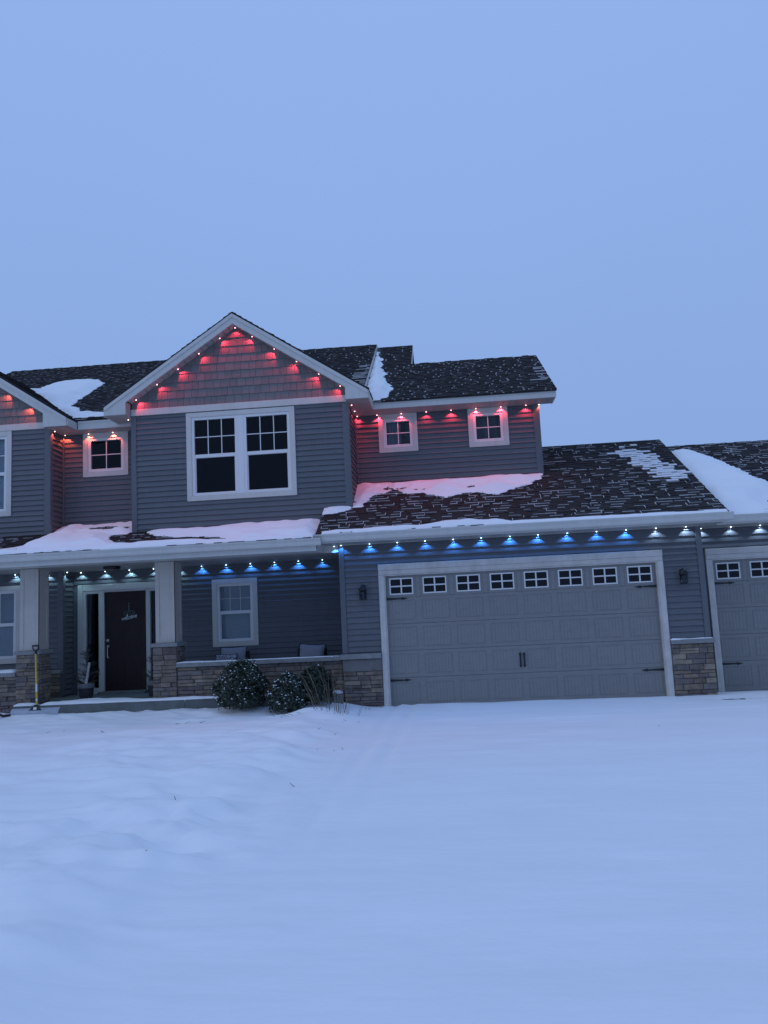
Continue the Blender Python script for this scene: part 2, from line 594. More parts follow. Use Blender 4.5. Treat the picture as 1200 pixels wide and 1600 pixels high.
def window(parent, fr, x0, x1, z0, z1, units=1, hung=True, gx=3, gz=2, trim=.10, inside='dark', frame=.055, head=None):
    """casing x0..x1; returns hole"""
    c = MB()
    t = trim
    ht = head or trim
    e = .0015
    # mitred casing boards
    def quadboard(pts, d=.034):
        c.extrude(fr, pts, .0, d)
    quadboard([(x0, z0 ), (x0 + t, z0 + t + e), (x0 + t, z1 - ht - e), (x0, z1 )])
    quadboard([(x1, z1 ), (x1 - t, z1 - ht - e), (x1 - t, z0 + t + e), (x1, z0 )])
    quadboard([(x0 + e * 2, z0), (x1 - e * 2, z0), (x1 - t - e, z0 + t), (x0 + t + e, z0 + t)], .032)
    quadboard([(x0 + t + e, z1 - ht), (x1 - t - e, z1 - ht), (x1 - e * 2, z1), (x0 + e * 2, z1)], .032)
    win = c.build('window', M_TRIM, parent)
    ix0, ix1, iz0, iz1 = x0 + t, x1 - t, z0 + t, z1 - ht
    fm, mu, pn = MB(), MB(), MB()
    mw = .0045 if inside == 'blind' and units == 1 else .008
    mull = .12 if units > 1 else 0
    uw = (ix1 - ix0 - mull * (units - 1)) / units
    for u in range(units):
        a0 = ix0 + u * (uw + mull)
        a1 = a0 + uw
        f = frame
        fm.bevel_plate(fr, a0, a0 + f, iz0, iz1, -.07, .014)
        fm.bevel_plate(fr, a1 - f, a1, iz0, iz1, -.07, .014)
        fm.bevel_plate(fr, a0 + f, a1 - f, iz0, iz0 + f, -.07, .013)
        fm.bevel_plate(fr, a0 + f, a1 - f, iz1 - f, iz1, -.07, .013)
        if hung:
            zm = (iz0 + iz1) / 2 + .0
            fm.bevel_plate(fr, a0 + f, a1 - f, zm - .035, zm + .035, -.07, .004)
            # lower sash slightly recessed stiles
            fm.bevel_plate(fr, a0 + f, a0 + f + .02, iz0 + f, zm - .035, -.07, -.006)
            fm.bevel_plate(fr, a1 - f - .02, a1 - f, iz0 + f, zm - .035, -.07, -.006)
            top0, top1 = zm + .035, iz1 - f
            pn.plate(fr, a0 + f + .02, a1 - f - .02, iz0 + f, zm - .035, -.034, -.03)
            pn.plate(fr, a0 + f, a1 - f, top0, top1, -.024, -.02)
        else:
            top0, top1 = iz0 + f, iz1 - f
            pn.plate(fr, a0 + f, a1 - f, top0, top1, -.024, -.02)
        w = (a1 - a0 - 2 * f)
        for k in range(1, gx):
            xx = a0 + f + w * k / gx
            mu.plate(fr, xx - mw, xx + mw, top0, top1, -.019, -.011)
        for k in range(1, gz):
            zz = top0 + (top1 - top0) * k / gz
            mu.plate(fr, a0 + f, a1 - f, zz - mw, zz + mw, -.0185, -.0105)
    if units > 1:
        for u in range(units - 1):
            a = ix0 + (u + 1) * uw + u * mull
            fm.bevel_plate(fr, a, a + mull, iz0, iz1, -.07, .018)
    fm.build('frame', M_FRAME, win)
    if mu.v:
        mu.build('muntin', M_FRAME, win)
    pn.build('pane', M_GLASS_CLEAR if inside in ('blind', 'curtain_or_tone_sheet', 'tone_sheet') else M_GLASS, win)
    # room box behind the glass
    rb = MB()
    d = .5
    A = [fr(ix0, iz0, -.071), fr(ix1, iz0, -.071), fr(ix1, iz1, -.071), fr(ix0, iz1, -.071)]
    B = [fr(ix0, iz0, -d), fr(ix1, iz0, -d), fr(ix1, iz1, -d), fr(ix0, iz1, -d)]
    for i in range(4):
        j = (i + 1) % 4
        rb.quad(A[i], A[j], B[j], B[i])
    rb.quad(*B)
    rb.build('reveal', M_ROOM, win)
    if inside == 'blind':
        bl = MB()
        zz = iz0 + .02
        while zz < iz1 - .02:
            bl.prism_pts([fr(ix0 + .05, zz, -.085), fr(ix1 - .05, zz, -.085), fr(ix1 - .05, zz + .003, -.085), fr(ix0 + .05, zz + .003, -.085)],
                         [fr(ix0 + .05, zz + .036, -.100), fr(ix1 - .05, zz + .036, -.100), fr(ix1 - .05, zz + .039, -.100), fr(ix0 + .05, zz + .039, -.100)])
            zz += .036
        bl.build('blind', M_BLIND, win)
    elif inside == 'tone_sheet':
        MB().plate(fr, ix0 + .04, ix1 - .04, iz0 + .03, iz1 - .03, -.20, -.195).build('curtain_or_tone_sheet', M_TONE_SHEET, win)  # added full-width sheet, only lifts the dark pane to grey
    elif inside == 'curtain_or_tone_sheet':
        MB().plate(fr, ix0 + .04, ix1 - .04, iz0 + .03, iz1 - .03, -.30, -.295).build('curtain_or_tone_sheet', M_TONE_SHEET, win)  # same added sheet, greys the pane beside the folded curtain
        bl = MB()
        n = 14
        w = (ix1 - ix0) * .52
        pts = [(ix0 + .04 + w * i / n, -.12 - .03 * (i % 2)) for i in range(n + 1)]
        for (p, d0), (q, d1) in zip(pts[:-1], pts[1:]):
            bl.quad(fr(p, iz0, d0), fr(q, iz0, d1), fr(q, iz1, d1), fr(p, iz1, d0))
        bl.build('curtain_or_tone_sheet', M_CURTAIN, win)
    return win

def hole_of(x0, x1, z0, z1, m=.035):
    return (x0 + m, x1 - m, z0 + m, z1 - m)

# ---- walls
Z_GS = 2.97      # garage soffit
Z_PS = 2.845     # porch soffit
Z_US = 5.775     # upper soffit, middle and right
Z_LS = 5.70      # upper soffit, left
Y_GAR, Y_THIRD, Y_PORCH, Y_ROOM = 0.0, .60, 1.75, 1.30
Y_BAY, Y_DW, Y_REC, Y_LBAY = .50, 1.65, 1.30, .75
X_BAY0, X_BAY1 = -4.92, -.60
X_LB = -6.74
X_DW = 3.20

# garage front
F = front(Y_GAR)
w = wall_backing('garage_wall', F, -.80, 5.67, -.05, Z_GS, [(-.05, 4.93, -.05, 2.46)], house)
siding(w, F, -.71, -.10, .985, Z_GS, (), 1)
siding(w, F, 4.985, 5.585, .985, Z_GS, (), 2)
siding(w, F, -.10, 4.985, 2.565, Z_GS, (), 3)
corner_board([(F, -.815, -.715, .985, Z_GS - .005), (F, 5.588, 5.688, .985, Z_GS - .005),
              (right(5.66), -.03 + .06, .58, .985, Z_GS - .005)], house)
# left and right returns, back and ends of the building
MB().box(-.80, -.72, .002, Y_PORCH, -.05, Z_GS).build('side_wall', M_SIDING, house)
MB().box(5.58, 5.659, .082, Y_THIRD + .05, -.05, Z_GS - .02).build('side_wall', M_SIDING, house)

# third stall
F3 = front(Y_THIRD)
w = wall_backing('garage_wall', F3, 5.66, 9.6, -.05, Z_GS, [(5.96, 8.98, -.05, 2.46)], house)
siding(w, F3, 5.69, 9.04, 2.575, Z_GS, (), 4)
siding(w, F3, 9.04, 9.6, .985, Z_GS, (), 5)
MB().box(9.52, 9.6, Y_THIRD + .081, 7.0, -.05, Z_GS).build('side_wall', M_SIDING, house)

# porch back wall with window and entrance
FP = front(Y_PORCH)
PW = (-3.735, -2.78, 1.15, 2.535)
ENT = (-6.62, -4.72, .30, 2.56)
w = wall_backing('porch_wall', FP, X_LB, -.72, .2, Z_PS, [hole_of(*PW), (ENT[0] + .05, ENT[1] - .05, .2, ENT[3] - .05)], house)
siding(w, FP, ENT[1], -.802, .33, Z_PS, [(PW[0], PW[1], PW[2], PW[3]), (ENT[0], ENT[1], ENT[2], ENT[3])], 6)
siding(w, FP, X_LB + .02, ENT[1], ENT[3], Z_PS, (), 7)
window(house, FP, *PW, hung=True, gx=3, gz=2, inside='blind')

# left ground room
FR_ = front(Y_ROOM)
LW = (-9.4, -7.62, 1.02, 2.60)
w = wall_backing('room_wall', FR_, -11, X_LB, .1, Z_PS, [hole_of(*LW)], house)
siding(w, FR_, -11, X_LB - .10, .86, Z_PS, [LW], 8)
FRR = right(X_LB)
w2 = MB().box(X_LB - .08, X_LB - .002, Y_ROOM + .081, Y_PORCH, .1, Z_PS).build('side_wall', M_SIDING, house)
siding(w2, FRR, Y_ROOM + .07, Y_PORCH - .03, .33, Z_PS, (), 9)
corner_board([(FR_, X_LB - .10, X_LB + .02, .86, Z_PS - .005), (FRR, Y_ROOM - .029, Y_ROOM + .07, .33, Z_PS - .005)], house)
window(house, FR_, *LW, units=2, hung=True, gx=2, gz=1, inside='blind')

# upper middle bay
FB = front(Y_BAY)
BW = (-3.805, -1.64, 4.02, 5.775)
w = wall_backing('bay_wall', FB, X_BAY0, X_BAY1, 3.2, 5.80, [hole_of(*BW)], house)
siding(w, FB, X_BAY0 + .10, X_BAY1 - .10, 3.40, 5.80, [BW], 10)
corner_board([(FB, X_BAY0 - .005, X_BAY0 + .10, 3.35, 5.80), (FB, X_BAY1 - .10, X_BAY1 + .022, 3.35, 5.80),
              (right(X_BAY1), Y_BAY - .029, Y_BAY + .08, 3.5, 5.77)], house)
window(house, FB, *BW, units=2, hung=True, gx=3, gz=2, inside='dark', head=.09)
w = MB().box(X_BAY1 - .08, X_BAY1 - .002, Y_BAY + .081, Y_DW, 3.3, Z_US).build('side_wall', M_SIDING, house)
siding(w, right(X_BAY1), Y_BAY + .08, Y_DW - .03, 3.61, Z_US, (), 11)
w = MB().box(X_BAY0 + .002, X_BAY0 + .08, Y_BAY + .081, Y_REC, 3.3, Z_LS + .06).build('side_wall', M_SIDING, house)

# upper right wall
FD = front(Y_DW)
D1 = (-.10, .705, 4.965, 5.77)
D2 = (1.755, 2.57, 4.965, 5.77)
w = wall_backing('upper_wall', FD, X_BAY1 - .05, X_DW, 3.9, Z_US, [hole_of(*D1), hole_of(*D2)], house)
siding(w, FD, X_BAY1 + .02, X_DW - .11, 4.24, Z_US, [D1, D2], 12)
corner_board([(FD, X_DW - .11, X_DW + .02, 4.2, Z_US - .005)], house)
MB().box(X_BAY1 + .0205, X_BAY1 + .05, Y_DW - .05, Y_DW - .001, 4.2, Z_US - .002).build('inside_corner_trim', M_SIDING, house)
window(house, FD, *D1, hung=False, gx=2, gz=2, inside='curtain_or_tone_sheet', frame=.06)
window(house, FD, *D2, hung=False, gx=2, gz=2, inside='tone_sheet', frame=.06)
MB().box(X_DW - .08, X_DW - .001, Y_DW + .081, 5.9, 3.9, Z_US).build('side_wall', M_SIDING, house)

# recess wall, upper left
FQ = front(Y_REC)
R1 = (-6.285, -5.315, 4.78, 5.70)
w = wall_backing('upper_wall', FQ, X_LB - .08, X_BAY0 + .08, 3.4, Z_LS, [hole_of(*R1)], house)
siding(w, FQ, X_LB + .05, X_BAY0, 3.73, Z_LS, [R1], 13)
window(house, FQ, *R1, hung=False, gx=2, gz=2, inside='dark', frame=.06)
MB().box(X_LB + .0205, X_LB + .055, Y_REC - .055, Y_REC - .001, 3.7, Z_LS - .002).build('inside_corner_trim', M_SIDING, house)

# left bay
FL = front(Y_LBAY)
LBW = (-9.7, -7.535, 3.98, 5.73)
w = wall_backing('bay_wall', FL, -11, X_LB, 3.2, 5.74, [hole_of(*LBW)], house)
siding(w, FL, -11, X_LB - .10, 3.42, 5.74, [LBW], 14)
corner_board([(FL, X_LB - .10, X_LB + .022, 3.35, 5.74), (right(X_LB), Y_LBAY - .029, Y_LBAY + .08, 3.5, Z_LS - .005)], house)
window(house, FL, *LBW, units=2, hung=True, gx=3, gz=2, inside='blind')
w = MB().box(X_LB - .08, X_LB - .002, Y_LBAY + .081, Y_REC, 3.3, Z_LS).build('side_wall', M_SIDING, house)
siding(w, right(X_LB), Y_LBAY + .08, Y_REC - .03, 3.63, Z_LS, (), 15)

# rear shell so the building is closed from a step aside
MB().box(-11, X_DW, 8.0, 8.08, 0, 5.7).box(-11.0, -10.92, 1.4, 8.0, 0, 5.7).build('rear_wall', M_SIDING, house)
MB().box(-.6, 9.6, 7.0, 7.08, 0, 2.9).build('rear_wall', M_SIDING, house)

# ---- gables with shakes
SL = .66
def gable_wall(Y, xl, xr, zb, xa, zpeak, seed, xmin=-99):
    """frieze board + shake courses under the rake; roof underside passes (xa, zpeak)"""
    fr = front(Y)
    tri = [(xl, zb), (xr, zb), (xr, zpeak - SL * (xr - xa)), (xa, zpeak), (xl, zpeak - SL * (xa - xl))]
    g = MB().extrude(fr, tri, -.08, 0).build('gable_wall', M_SHAKE, house)
    fz = MB().bevel_plate(fr, xl - .012, xr + .012, zb - .005, zb + .125, .0, .04).build('frieze_board', M_TRIM, house)
    rnd = random.Random(seed)
    z0 = zb + .128
    ex = .166
    while z0 < zpeak:
        x = xl - rnd.random() * .15
        while x < xr:
            wd = rnd.uniform(.11, .19)
            if x + wd > xmin:
                dz = rnd.uniform(-.002, .003)
                p = [(x + .0025, z0 + dz), (x + wd - .0025, z0 + dz), (x + wd - .0025, z0 + ex + .012), (x + .0025, z0 + ex + .012)]
                p = clip_convex(p, tri)
                if p and area(p) > .0012:
                    th = .022 + rnd.uniform(-.003, .003)
                    zz = z0
                    tf = lambda a, b: th - (th - .006) * (b - zz) / (ex + .012)
                    if x + wd < -7.75:
                        SHAKE_REST.extrude(fr, p, .0005, tf)
                    else:
                        MB().extrude(fr, p, .0005, tf).build('shake', M_SHAKE, g)
            x += wd
        z0 += ex
    return g

XA = -2.755
gable_wall(Y_BAY, X_BAY0 + .01, X_BAY1 - .01, 5.80, XA, 7.50, 21)
XAL = -8.75
gable_wall(Y_LBAY, -10.9, X_LB - .01, 5.74, XAL, 7.37, 22, -11)

# ---- roofs
ROOF_REST = MB()
DUST = MB()
N_SH = 0
def roof(fr, region, deck_t, e=.127, dust=None, singles=0, seed=0, name='roof', wmin=.10, wmax=.24):
    """fr: a along eave, b up slope, n normal; region CCW polygon"""
    global N_SH
    r = MB().extrude(fr, region, -deck_t, 0).build(name, M_DECK, house)
    rnd = random.Random(seed)
    amin, amax = min(p[0] for p in region), max(p[0] for p in region)
    bmin, bmax = min(p[1] for p in region), max(p[1] for p in region)
    b = bmin
    row = 0
    made = 0
    high = False
    while b < bmax:
        x = amin - rnd.random() * .3
        while x < amax:
            wd = rnd.uniform(wmin, wmax)
            high = not high if rnd.random() < .85 else high
            th = (.019 if high else .009) + rnd.uniform(-.002, .002)
            q = [(x + .002, b), (x + wd - .002, b), (x + wd - .002, b + e + .02), (x + .002, b + e + .02)]
            p = clip_convex(q, region)
            if p and area(p) > .002:
                b0 = b
                top = lambda a, bb: th - (th - .002) * (bb - b0) / (e + .02)
                if made < singles:
                    MB().extrude(fr, p, .0004, top).build('shingle', M_SHINGLE, r)
                    made += 1
                    N_SH += 1
                else:
                    ROOF_REST.extrude(fr, p, .0004, top)
                if dust:
                    dust(fr, x, wd, b, th, rnd, region)
            x += wd
        b += e
        row += 1
    return r

def strip(fr, a0, a1, b0, b1, d0, d1, region):
    p = clip_convex([(a0, b0), (a1, b0), (a1, b1), (a0, b1)], region)
    if p and area(p) > 1e-5:
        DUST.extrude(fr, p, d0, d1)

def dust_lines(vis, side=.5, thick=1.0, zone=None, patch=None):
    def f(fr, x, wd, b, th, rnd, region):
        pr = vis * (zone(x, b) if zone else 1)
        hi_ = th > .014
        if patch:
            k = patch(x + wd / 2, b)
            if rnd.random() < k:
                c = rnd.uniform(.006, .04) * (1.2 - k)
                strip(fr, x, x + wd + .002, b + c, b + .127 - rnd.uniform(.004, .020), .001, th + rnd.uniform(.001, .005), region)
        if rnd.random() < (pr if hi_ else pr * .30):
            t = rnd.uniform(.007, .012) * thick
            c0, c1 = 0, wd
            if rnd.random() < .25:
                c0 = rnd.uniform(0, wd * .6)
            if rnd.random() < .2:
                c1 = rnd.uniform(wd * .5, wd)
            strip(fr, x + c0, x + c1, b - t, b + .001, .001, rnd.uniform(.007, .012), region)
        if hi_ and rnd.random() < side * pr:
            h = rnd.uniform(.5, 1) * .125
            w_ = rnd.uniform(.006, .010) * thick
            if rnd.random() < .6:
                strip(fr, x + wd - .002, x + wd + w_, b - .005, b + h, .001, .013, region)
            else:
                strip(fr, x - w_, x + .002, b - .005, b + h, .001, .013, region)
    return f

def dust_dots(vis, zone=None):
    def f(fr, x, wd, b, th, rnd, region):
        pr = vis * (zone(x, b) if zone else 1)
        if rnd.random() < pr:
            l = rnd.uniform(.016, .040)
            t = rnd.uniform(.010, .022)
            xx = x + wd - l * rnd.uniform(.3, 1)
            strip(fr, xx, xx + l, b - t, b + .006, .001, .014, region)
        elif rnd.random() < pr * .7:
            strip(fr, x + wd * .2, x + wd * rnd.uniform(.4, .9), b - .004, b + .001, .001, .006, region)
    return f

def slope_frame(x0, y0, z0, s):
    l = math.sqrt(1 + s * s)
    return Fr((x0, y0, z0), (1, 0, 0), (0, 1 / l, s / l), (0, -s / l, 1 / l)), l

# garage main roof
S_G = .53
FG, LG = slope_frame(0, -.60, 3.135, S_G)
Y_GR = 3.30
bG = (Y_GR + .60) * LG
def zoneG(x, b):
    n = float(vnoise(np.array([x * .8]), np.array([b * 1.1]), 4)[0])
    k = 1.0
    if b > 2.6: k = .75
    if x < 3.4 and b > 1.4 and x > -.6: k *= .8
    return k * (.72 + .4 * n)
G3 = np.array([(4.72, 2.65), (5.2, 2.85), (5.5, 2.75), (5.62, 2.2), (5.84, 1.3), (5.86, .75), (5.45, .62), (5.2, 1.1), (4.95, 1.5), (4.85, 2.1)])
def patchG(x, b):
    y = -.60 + b / LG
    # capsule along the wind blown streak near the right end
    ax, ay, bx, by = 5.15, 2.55, 5.62, 1.15
    t = max(0, min(1, ((x - ax) * (bx - ax) + (y - ay) * (by - ay)) / ((bx - ax) ** 2 + (by - ay) ** 2)))
    d = math.hypot(x - ax - t * (bx - ax), (y - ay - t * (by - ay)) * .8)
    n = float(fbm(np.array([x * 2.1]), np.array([y * 4.]), 12, 3)[0]) - .5
    return max(0., min(.97, 1.25 - d / .36 + n * 1.3))
G_REG = [(-1.13, -.03), (6.0, -.03), (6.0, bG), (-1.13, bG)]
roof(FG, G_REG, .03, dust=dust_lines(.84, .55, .9, zoneG, patchG), singles=235, seed=31)
# third stall roof
FT, LT = slope_frame(0, 0.0, 3.135, S_G)
bT = 3.72 * LT
roof(FT, [(5.78, -.03), (9.95, -.03), (9.95, bT), (5.78, bT)], .03, dust=dust_lines(.8, .65, 1.0), singles=65, seed=32)
# back slopes
def back_slope(x0, x1, yr, zr, s, run, name='roof'):
    l = math.sqrt(1 + s * s)
    fr = Fr((x0, yr, zr), (1, 0, 0), (0, 1 / l, -s / l), (0, s / l, 1 / l))
    MB().extrude(fr, [(0, .012), (x1 - x0, .012), (x1 - x0, run * l), (0, run * l)], -.03, .012).build(name, M_SHINGLE, house)
zr = 3.135 + S_G * (Y_GR + .6)
back_slope(X_DW, 6.0, Y_GR, zr, S_G, 3.9)
back_slope(5.78, 9.95, 3.72, 3.135 + S_G * 3.72, S_G, 3.4)
# porch roof
S_P = .36
FPR, LP = slope_frame(0, -.65, 3.065, S_P)
bP = (1.40 + .65) * LP
def zoneP(x, b):
    return .5
roof(FPR, [(-10.8, -.03), (-1.20, -.03), (-1.20, bP), (-10.8, bP)], .03, dust=dust_lines(.5, .3, .8), seed=33)
# upper right roof D and the taller part C behind it
S_D = .56
Y0D, Z0D = 1.08, 5.925
FDR, LD = slope_frame(0, Y0D, Z0D, S_D)
bD = (3.95 - Y0D) * LD
bC = (6.05 - Y0D) * LD
def zoneD(x, b):
    n = float(vnoise(np.array([x * 1.5]), np.array([b * 2.]), 9)[0])
    return .5 + n
def zoneC(x, b):
    return .25
dD = dust_dots(.36, zoneD)
def dustD(fr, x, wd, b, th, rnd, region):
    if x > 3.1 and rnd.random() < .33 and .5 < b < 2.2:
        strip(fr, x, x + wd, b - .022, b + .004, .001, .012, region)
    dD(fr, x, wd, b, th, rnd, region)
roof(FDR, [(-1.1, -.03), (3.52, -.03), (3.52, bD), (-1.1, bD)], .03, dust=dustD, seed=34)
roof(FDR, [(-1.1, bD), (.565, bD), (.565, bC), (-1.1, bC)], .03, dust=dust_dots(.15), seed=35)
back_slope(.5, 3.52, 3.95, Z0D + S_D * (3.95 - Y0D), S_D, 3.0)
back_slope(-1.1, .565, 6.05, Z0D + S_D * (6.05 - Y0D), S_D, 2.5)
# main roof A
Y0A, Z0A = .85, 5.93
FA, LA = slope_frame(0, Y0A, Z0A, S_D)
bA = (5.86 - Y0A) * LA
dA = dust_dots(.20, zoneD)
def dustA(fr, x, wd, b, th, rnd, region):
    if x > -.75 and b < 3.2 and rnd.random() < .55:
        strip(fr, x, x + wd, b - .02, b + .003, .001, .012, region)
    if x < -5.2:
        if rnd.random() < .4:
            strip(fr, x + wd * .4, x + wd * .9, b - .005, b + .001, .001, .006, region)
        return
    dA(fr, x, wd, b, th, rnd, region)
roof(FA, [(-10.45, -.03), (-.38, -.03), (-.38, bA), (-10.45, bA)], .10, dust=dustA, seed=36)
back_slope(-10.45, -.38, 5.86, Z0A + S_D * (5.86 - Y0A), S_D, 2.6)

# gable roofs: slopes running back into the main roof
def gable_roof(xa, zp, xr_half, yf, s, seed, main_y0, main_z0, left_only=False):
    l = math.sqrt(1 + s * s)
    ze = zp - s * xr_half
    yb_e = main_y0 + max(0, (ze - main_z0) / S_D) + .45
    yb_r = main_y0 + (zp - main_z0) / S_D + .45
    for sg in (-1, 1):
        # a runs along +-Y so the frame is right handed; b up the slope
        if sg == 1:
            fr = Fr((xa + xr_half, 0, ze), (0, 1, 0), (-1 / l, 0, s / l), (s / l, 0, 1 / l))
            reg = [(yf, 0), (yb_e, 0), (yb_r, xr_half * l), (yf, xr_half * l)]
        else:
            fr = Fr((xa - xr_half, 0, ze), (0, -1, 0), (1 / l, 0, s / l), (-s / l, 0, 1 / l))
            reg = [(-yb_e, 0), (-yf, 0), (-yf, xr_half * l), (-yb_r, xr_half * l)]
        roof(fr, reg, .03, seed=seed + sg, name='roof')

ZPK, HALF, YF = 7.675, 2.615, .20
gable_roof(XA, ZPK, HALF, YF, SL, 50, Y0A, Z0A)
ZPL, HALFL, YFL = 7.545, 2.53, .45
gable_roof(XAL, ZPL, HALFL, YFL, SL, 60, Y0A, Z0A)

# rake boards, boxed eave ends, soffits of the gables
def rake(xa, zp, half, yf, yw, zbox, wall_x0, wall_x1, fh=.20, sides=(-1, 1)):
    fr = front(yf)
    rb = MB()
    sof = MB()
    for sg in sides:
        xe = xa + sg * half
        ze = zp - SL * half
        # two-step rake board following the slope
        def P(t, dz):
            x = xa + sg * half * t
            return (x, zp - SL * half * t - .034 + dz)
        top = [P(0, 0), P(1, 0), P(1, -.075), P(0, -.075)]
        low = [P(0, -.075), P(1, -.075), P(1, -fh), P(0, -fh)]
        xw = (wall_x1 if sg > 0 else wall_x0)
        tw = abs(xw - xa) / half
        # lower board runs on into the boxed end
        lowp = [P(0, -.075), P(1, -.075), (xe, zbox), (xw, zbox), (xw, P(tw, -fh)[1]), P(0, -fh)]
        if sg < 0:
            top, lowp = top[::-1], lowp[::-1]
        rb.extrude(fr, top, -.03, .022)
        rb.extrude(fr, lowp, -.03, .004)
        # sloping soffit under the rake, in short panels
        n = int(half * 1.2 / .16)
        for i in range(n):
            t0, t1 = tw * i / n, tw * (i + 1) / n - .004
            a, b = P(t0, -fh + .03), P(t1, -fh + .03)
            sof.prism_pts([(a[0], yf + .03, a[1]), (b[0], yf + .03, b[1]), (b[0], yw + .01, b[1]), (a[0], yw + .01, a[1])],
                          [(a[0], yf + .03, a[1] + .01), (b[0], yf + .03, b[1] + .01), (b[0], yw + .01, b[1] + .01), (a[0], yw + .01, a[1] + .01)])
        # side wall of the box end facing the gable field
        sof.box(min(xw, xw + sg * .012), max(xw, xw + sg * .012), yf + .03, yw - .041, zbox + .001, P(tw, -fh)[1] + .02)
    rb.build('rake_board', M_FASCIA, house)
    sof.build('rake_soffit', M_SOFFIT, house)

rake(XA, ZPK, HALF - .02, YF, Y_BAY, Z_US - .005, X_BAY0 - .005, X_BAY1 + .01)
rake(XAL, ZPL, HALFL - .02, YFL, Y_LBAY, Z_LS - .005, -10.9, X_LB + .01)

# ---- eaves: fascia, gutter, soffit
def soffit(x0, x1, y0, y1, z, name='soffit', pw=.10, along='x', m=None):
    mb = MB()
    mb.box(x0, x1, y0, y1, z + .012, z + .02)
    if along == 'x':
        n = max(1, int((x1 - x0) / pw))
        w_ = (x1 - x0) / n
        for i in range(n):
            mb.box(x0 + i * w_ + .003, x0 + (i + 1) * w_ - .003, y0 + .002, y1 - .002, z, z + .011)
    else:
        n = max(1, int((y1 - y0) / pw))
        w_ = (y1 - y0) / n
        for i in range(n):
            mb.box(x0 + .002, x1 - .002, y0 + i * w_ + .003, y0 + (i + 1) * w_ - .003, z, z + .011)
    return mb.build(name, m or M_SOFFIT, house)

GUT = [(0, 0), (0, .125), (.012, .125), (.012, .012), (.070, .012), (.085, .045), (.082, .075), (.100, .095), (.112, .112), (.112, .130), (.122, .130), (.122, .105),
       (.094, .070), (.096, .040), (.078, 0)]
def gutter(x0, x1, yf, zb):
    """K-style gutter hung on the fascia face yf, bottom zb"""
    mb = MB()
    # profile split in convex strips: draw as sheet with thickness via quads
    outer = [(0, .125), (0, 0), (.078, 0), (.090, .020), (.096, .042), (.092, .068), (.104, .088), (.118, .104), (.122, .128)]
    inner = [(.012, .123), (.012, .010), (.070, .010), (.080, .026), (.086, .044), (.082, .070), (.094, .094), (.108, .110), (.112, .128)]
    for i in range(len(outer) - 1):
        q = [outer[i], outer[i + 1], inner[i + 1], inner[i]]
        mb.prism_pts([(x0, yf - d, zb + h) for d, h in q], [(x1, yf - d, zb + h) for d, h in q])
    for xe in (x0, x1):
        xx = xe + (.004 if xe == x0 else -.004)
        pts = outer[1:]
        pts = [(0, .125)] + pts
        mb.prism_pts([(min(xe, xx), yf - d, zb + h) for d, h in pts], [(max(xe, xx), yf - d, zb + h) for d, h in pts])
    return mb.build('gutter', M_FASCIA, house)

# garage eave
MB().box(-1.11, 5.98, -.585, -.56, Z_GS - .012, 3.13).build('fascia', M_FASCIA, house)
gutter(-1.165, 6.05, -.588, 2.985)
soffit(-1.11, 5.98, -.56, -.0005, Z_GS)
MB().box(-.80, 5.67, -.035, -.021, Z_GS - .022, Z_GS - .001).build('soffit_channel', M_SOFFIT, house)
# left end board of the garage eave and the small gable piece up to the bay
MB().prism_pts([(-1.12, -.585, 2.96), (-1.12, -.585, 3.10), (-1.12, .49, 3.67), (-1.12, .49, 2.96)],
               [(-1.10, -.585, 2.96), (-1.10, -.585, 3.10), (-1.10, .49, 3.67), (-1.10, .49, 2.96)]).build('end_board', M_FASCIA, house)
# right end rake of the garage
MB().prism_pts([(5.965, -.56, 2.97), (5.965, -.56, 3.09), (5.965, Y_GR, 5.10), (5.965, Y_GR, 4.90)],
               [(5.985, -.56, 2.97), (5.985, -.56, 3.09), (5.985, Y_GR, 5.10), (5.985, Y_GR, 4.90)]).build('rake_board', M_FASCIA, house)
MB().prism_pts([(5.58, Y_THIRD + .1, 2.97), (5.58, Y_THIRD + .1, 3.7), (5.58, Y_GR, 5.1), (5.58, 6.9, 3.2), (5.58, 6.9, 2.97)],
               [(5.66, Y_THIRD + .1, 2.97), (5.66, Y_THIRD + .1, 3.7), (5.66, Y_GR, 5.1), (5.66, 6.9, 3.2), (5.66, 6.9, 2.97)]).build('gable_end', M_SIDING, house)
# third eave
MB().box(5.985, 9.93, .015, .04, Z_GS - .012, 3.13).build('fascia', M_FASCIA, house)
gutter(6.055, 9.98, .012, 2.985)
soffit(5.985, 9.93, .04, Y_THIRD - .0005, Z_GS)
soffit(5.69, 5.983, .0, Y_THIRD - .0005, Z_GS + .0015)
MB().box(5.69, 9.6, Y_THIRD - .035, Y_THIRD - .021, Z_GS - .022, Z_GS - .003).build('soffit_channel', M_SOFFIT, house)
# porch eave
MB().box(-10.8, -1.125, -.632, -.607, Z_PS - .01, 3.06).build('fascia', M_FASCIA, house)
gutter(-10.8, -1.02, -.635, 2.925)
MB().box(-10.8, -1.128, -.606, -.05, Z_PS - .004, Z_PS + .02).build('porch_beam', M_FASCIA, house)
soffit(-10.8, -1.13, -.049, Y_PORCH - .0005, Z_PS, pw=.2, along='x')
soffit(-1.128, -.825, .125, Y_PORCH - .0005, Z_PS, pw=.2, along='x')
soffit(-1.11, -.82, .0, .105, Z_GS + .0015)
MB().box(-1.125, -.82, .106, .124, Z_PS - .003, Z_GS + .03).box(-1.127, -1.112, -.55, .105, Z_PS - .002, Z_GS + .03).build('fascia', M_FASCIA, house)
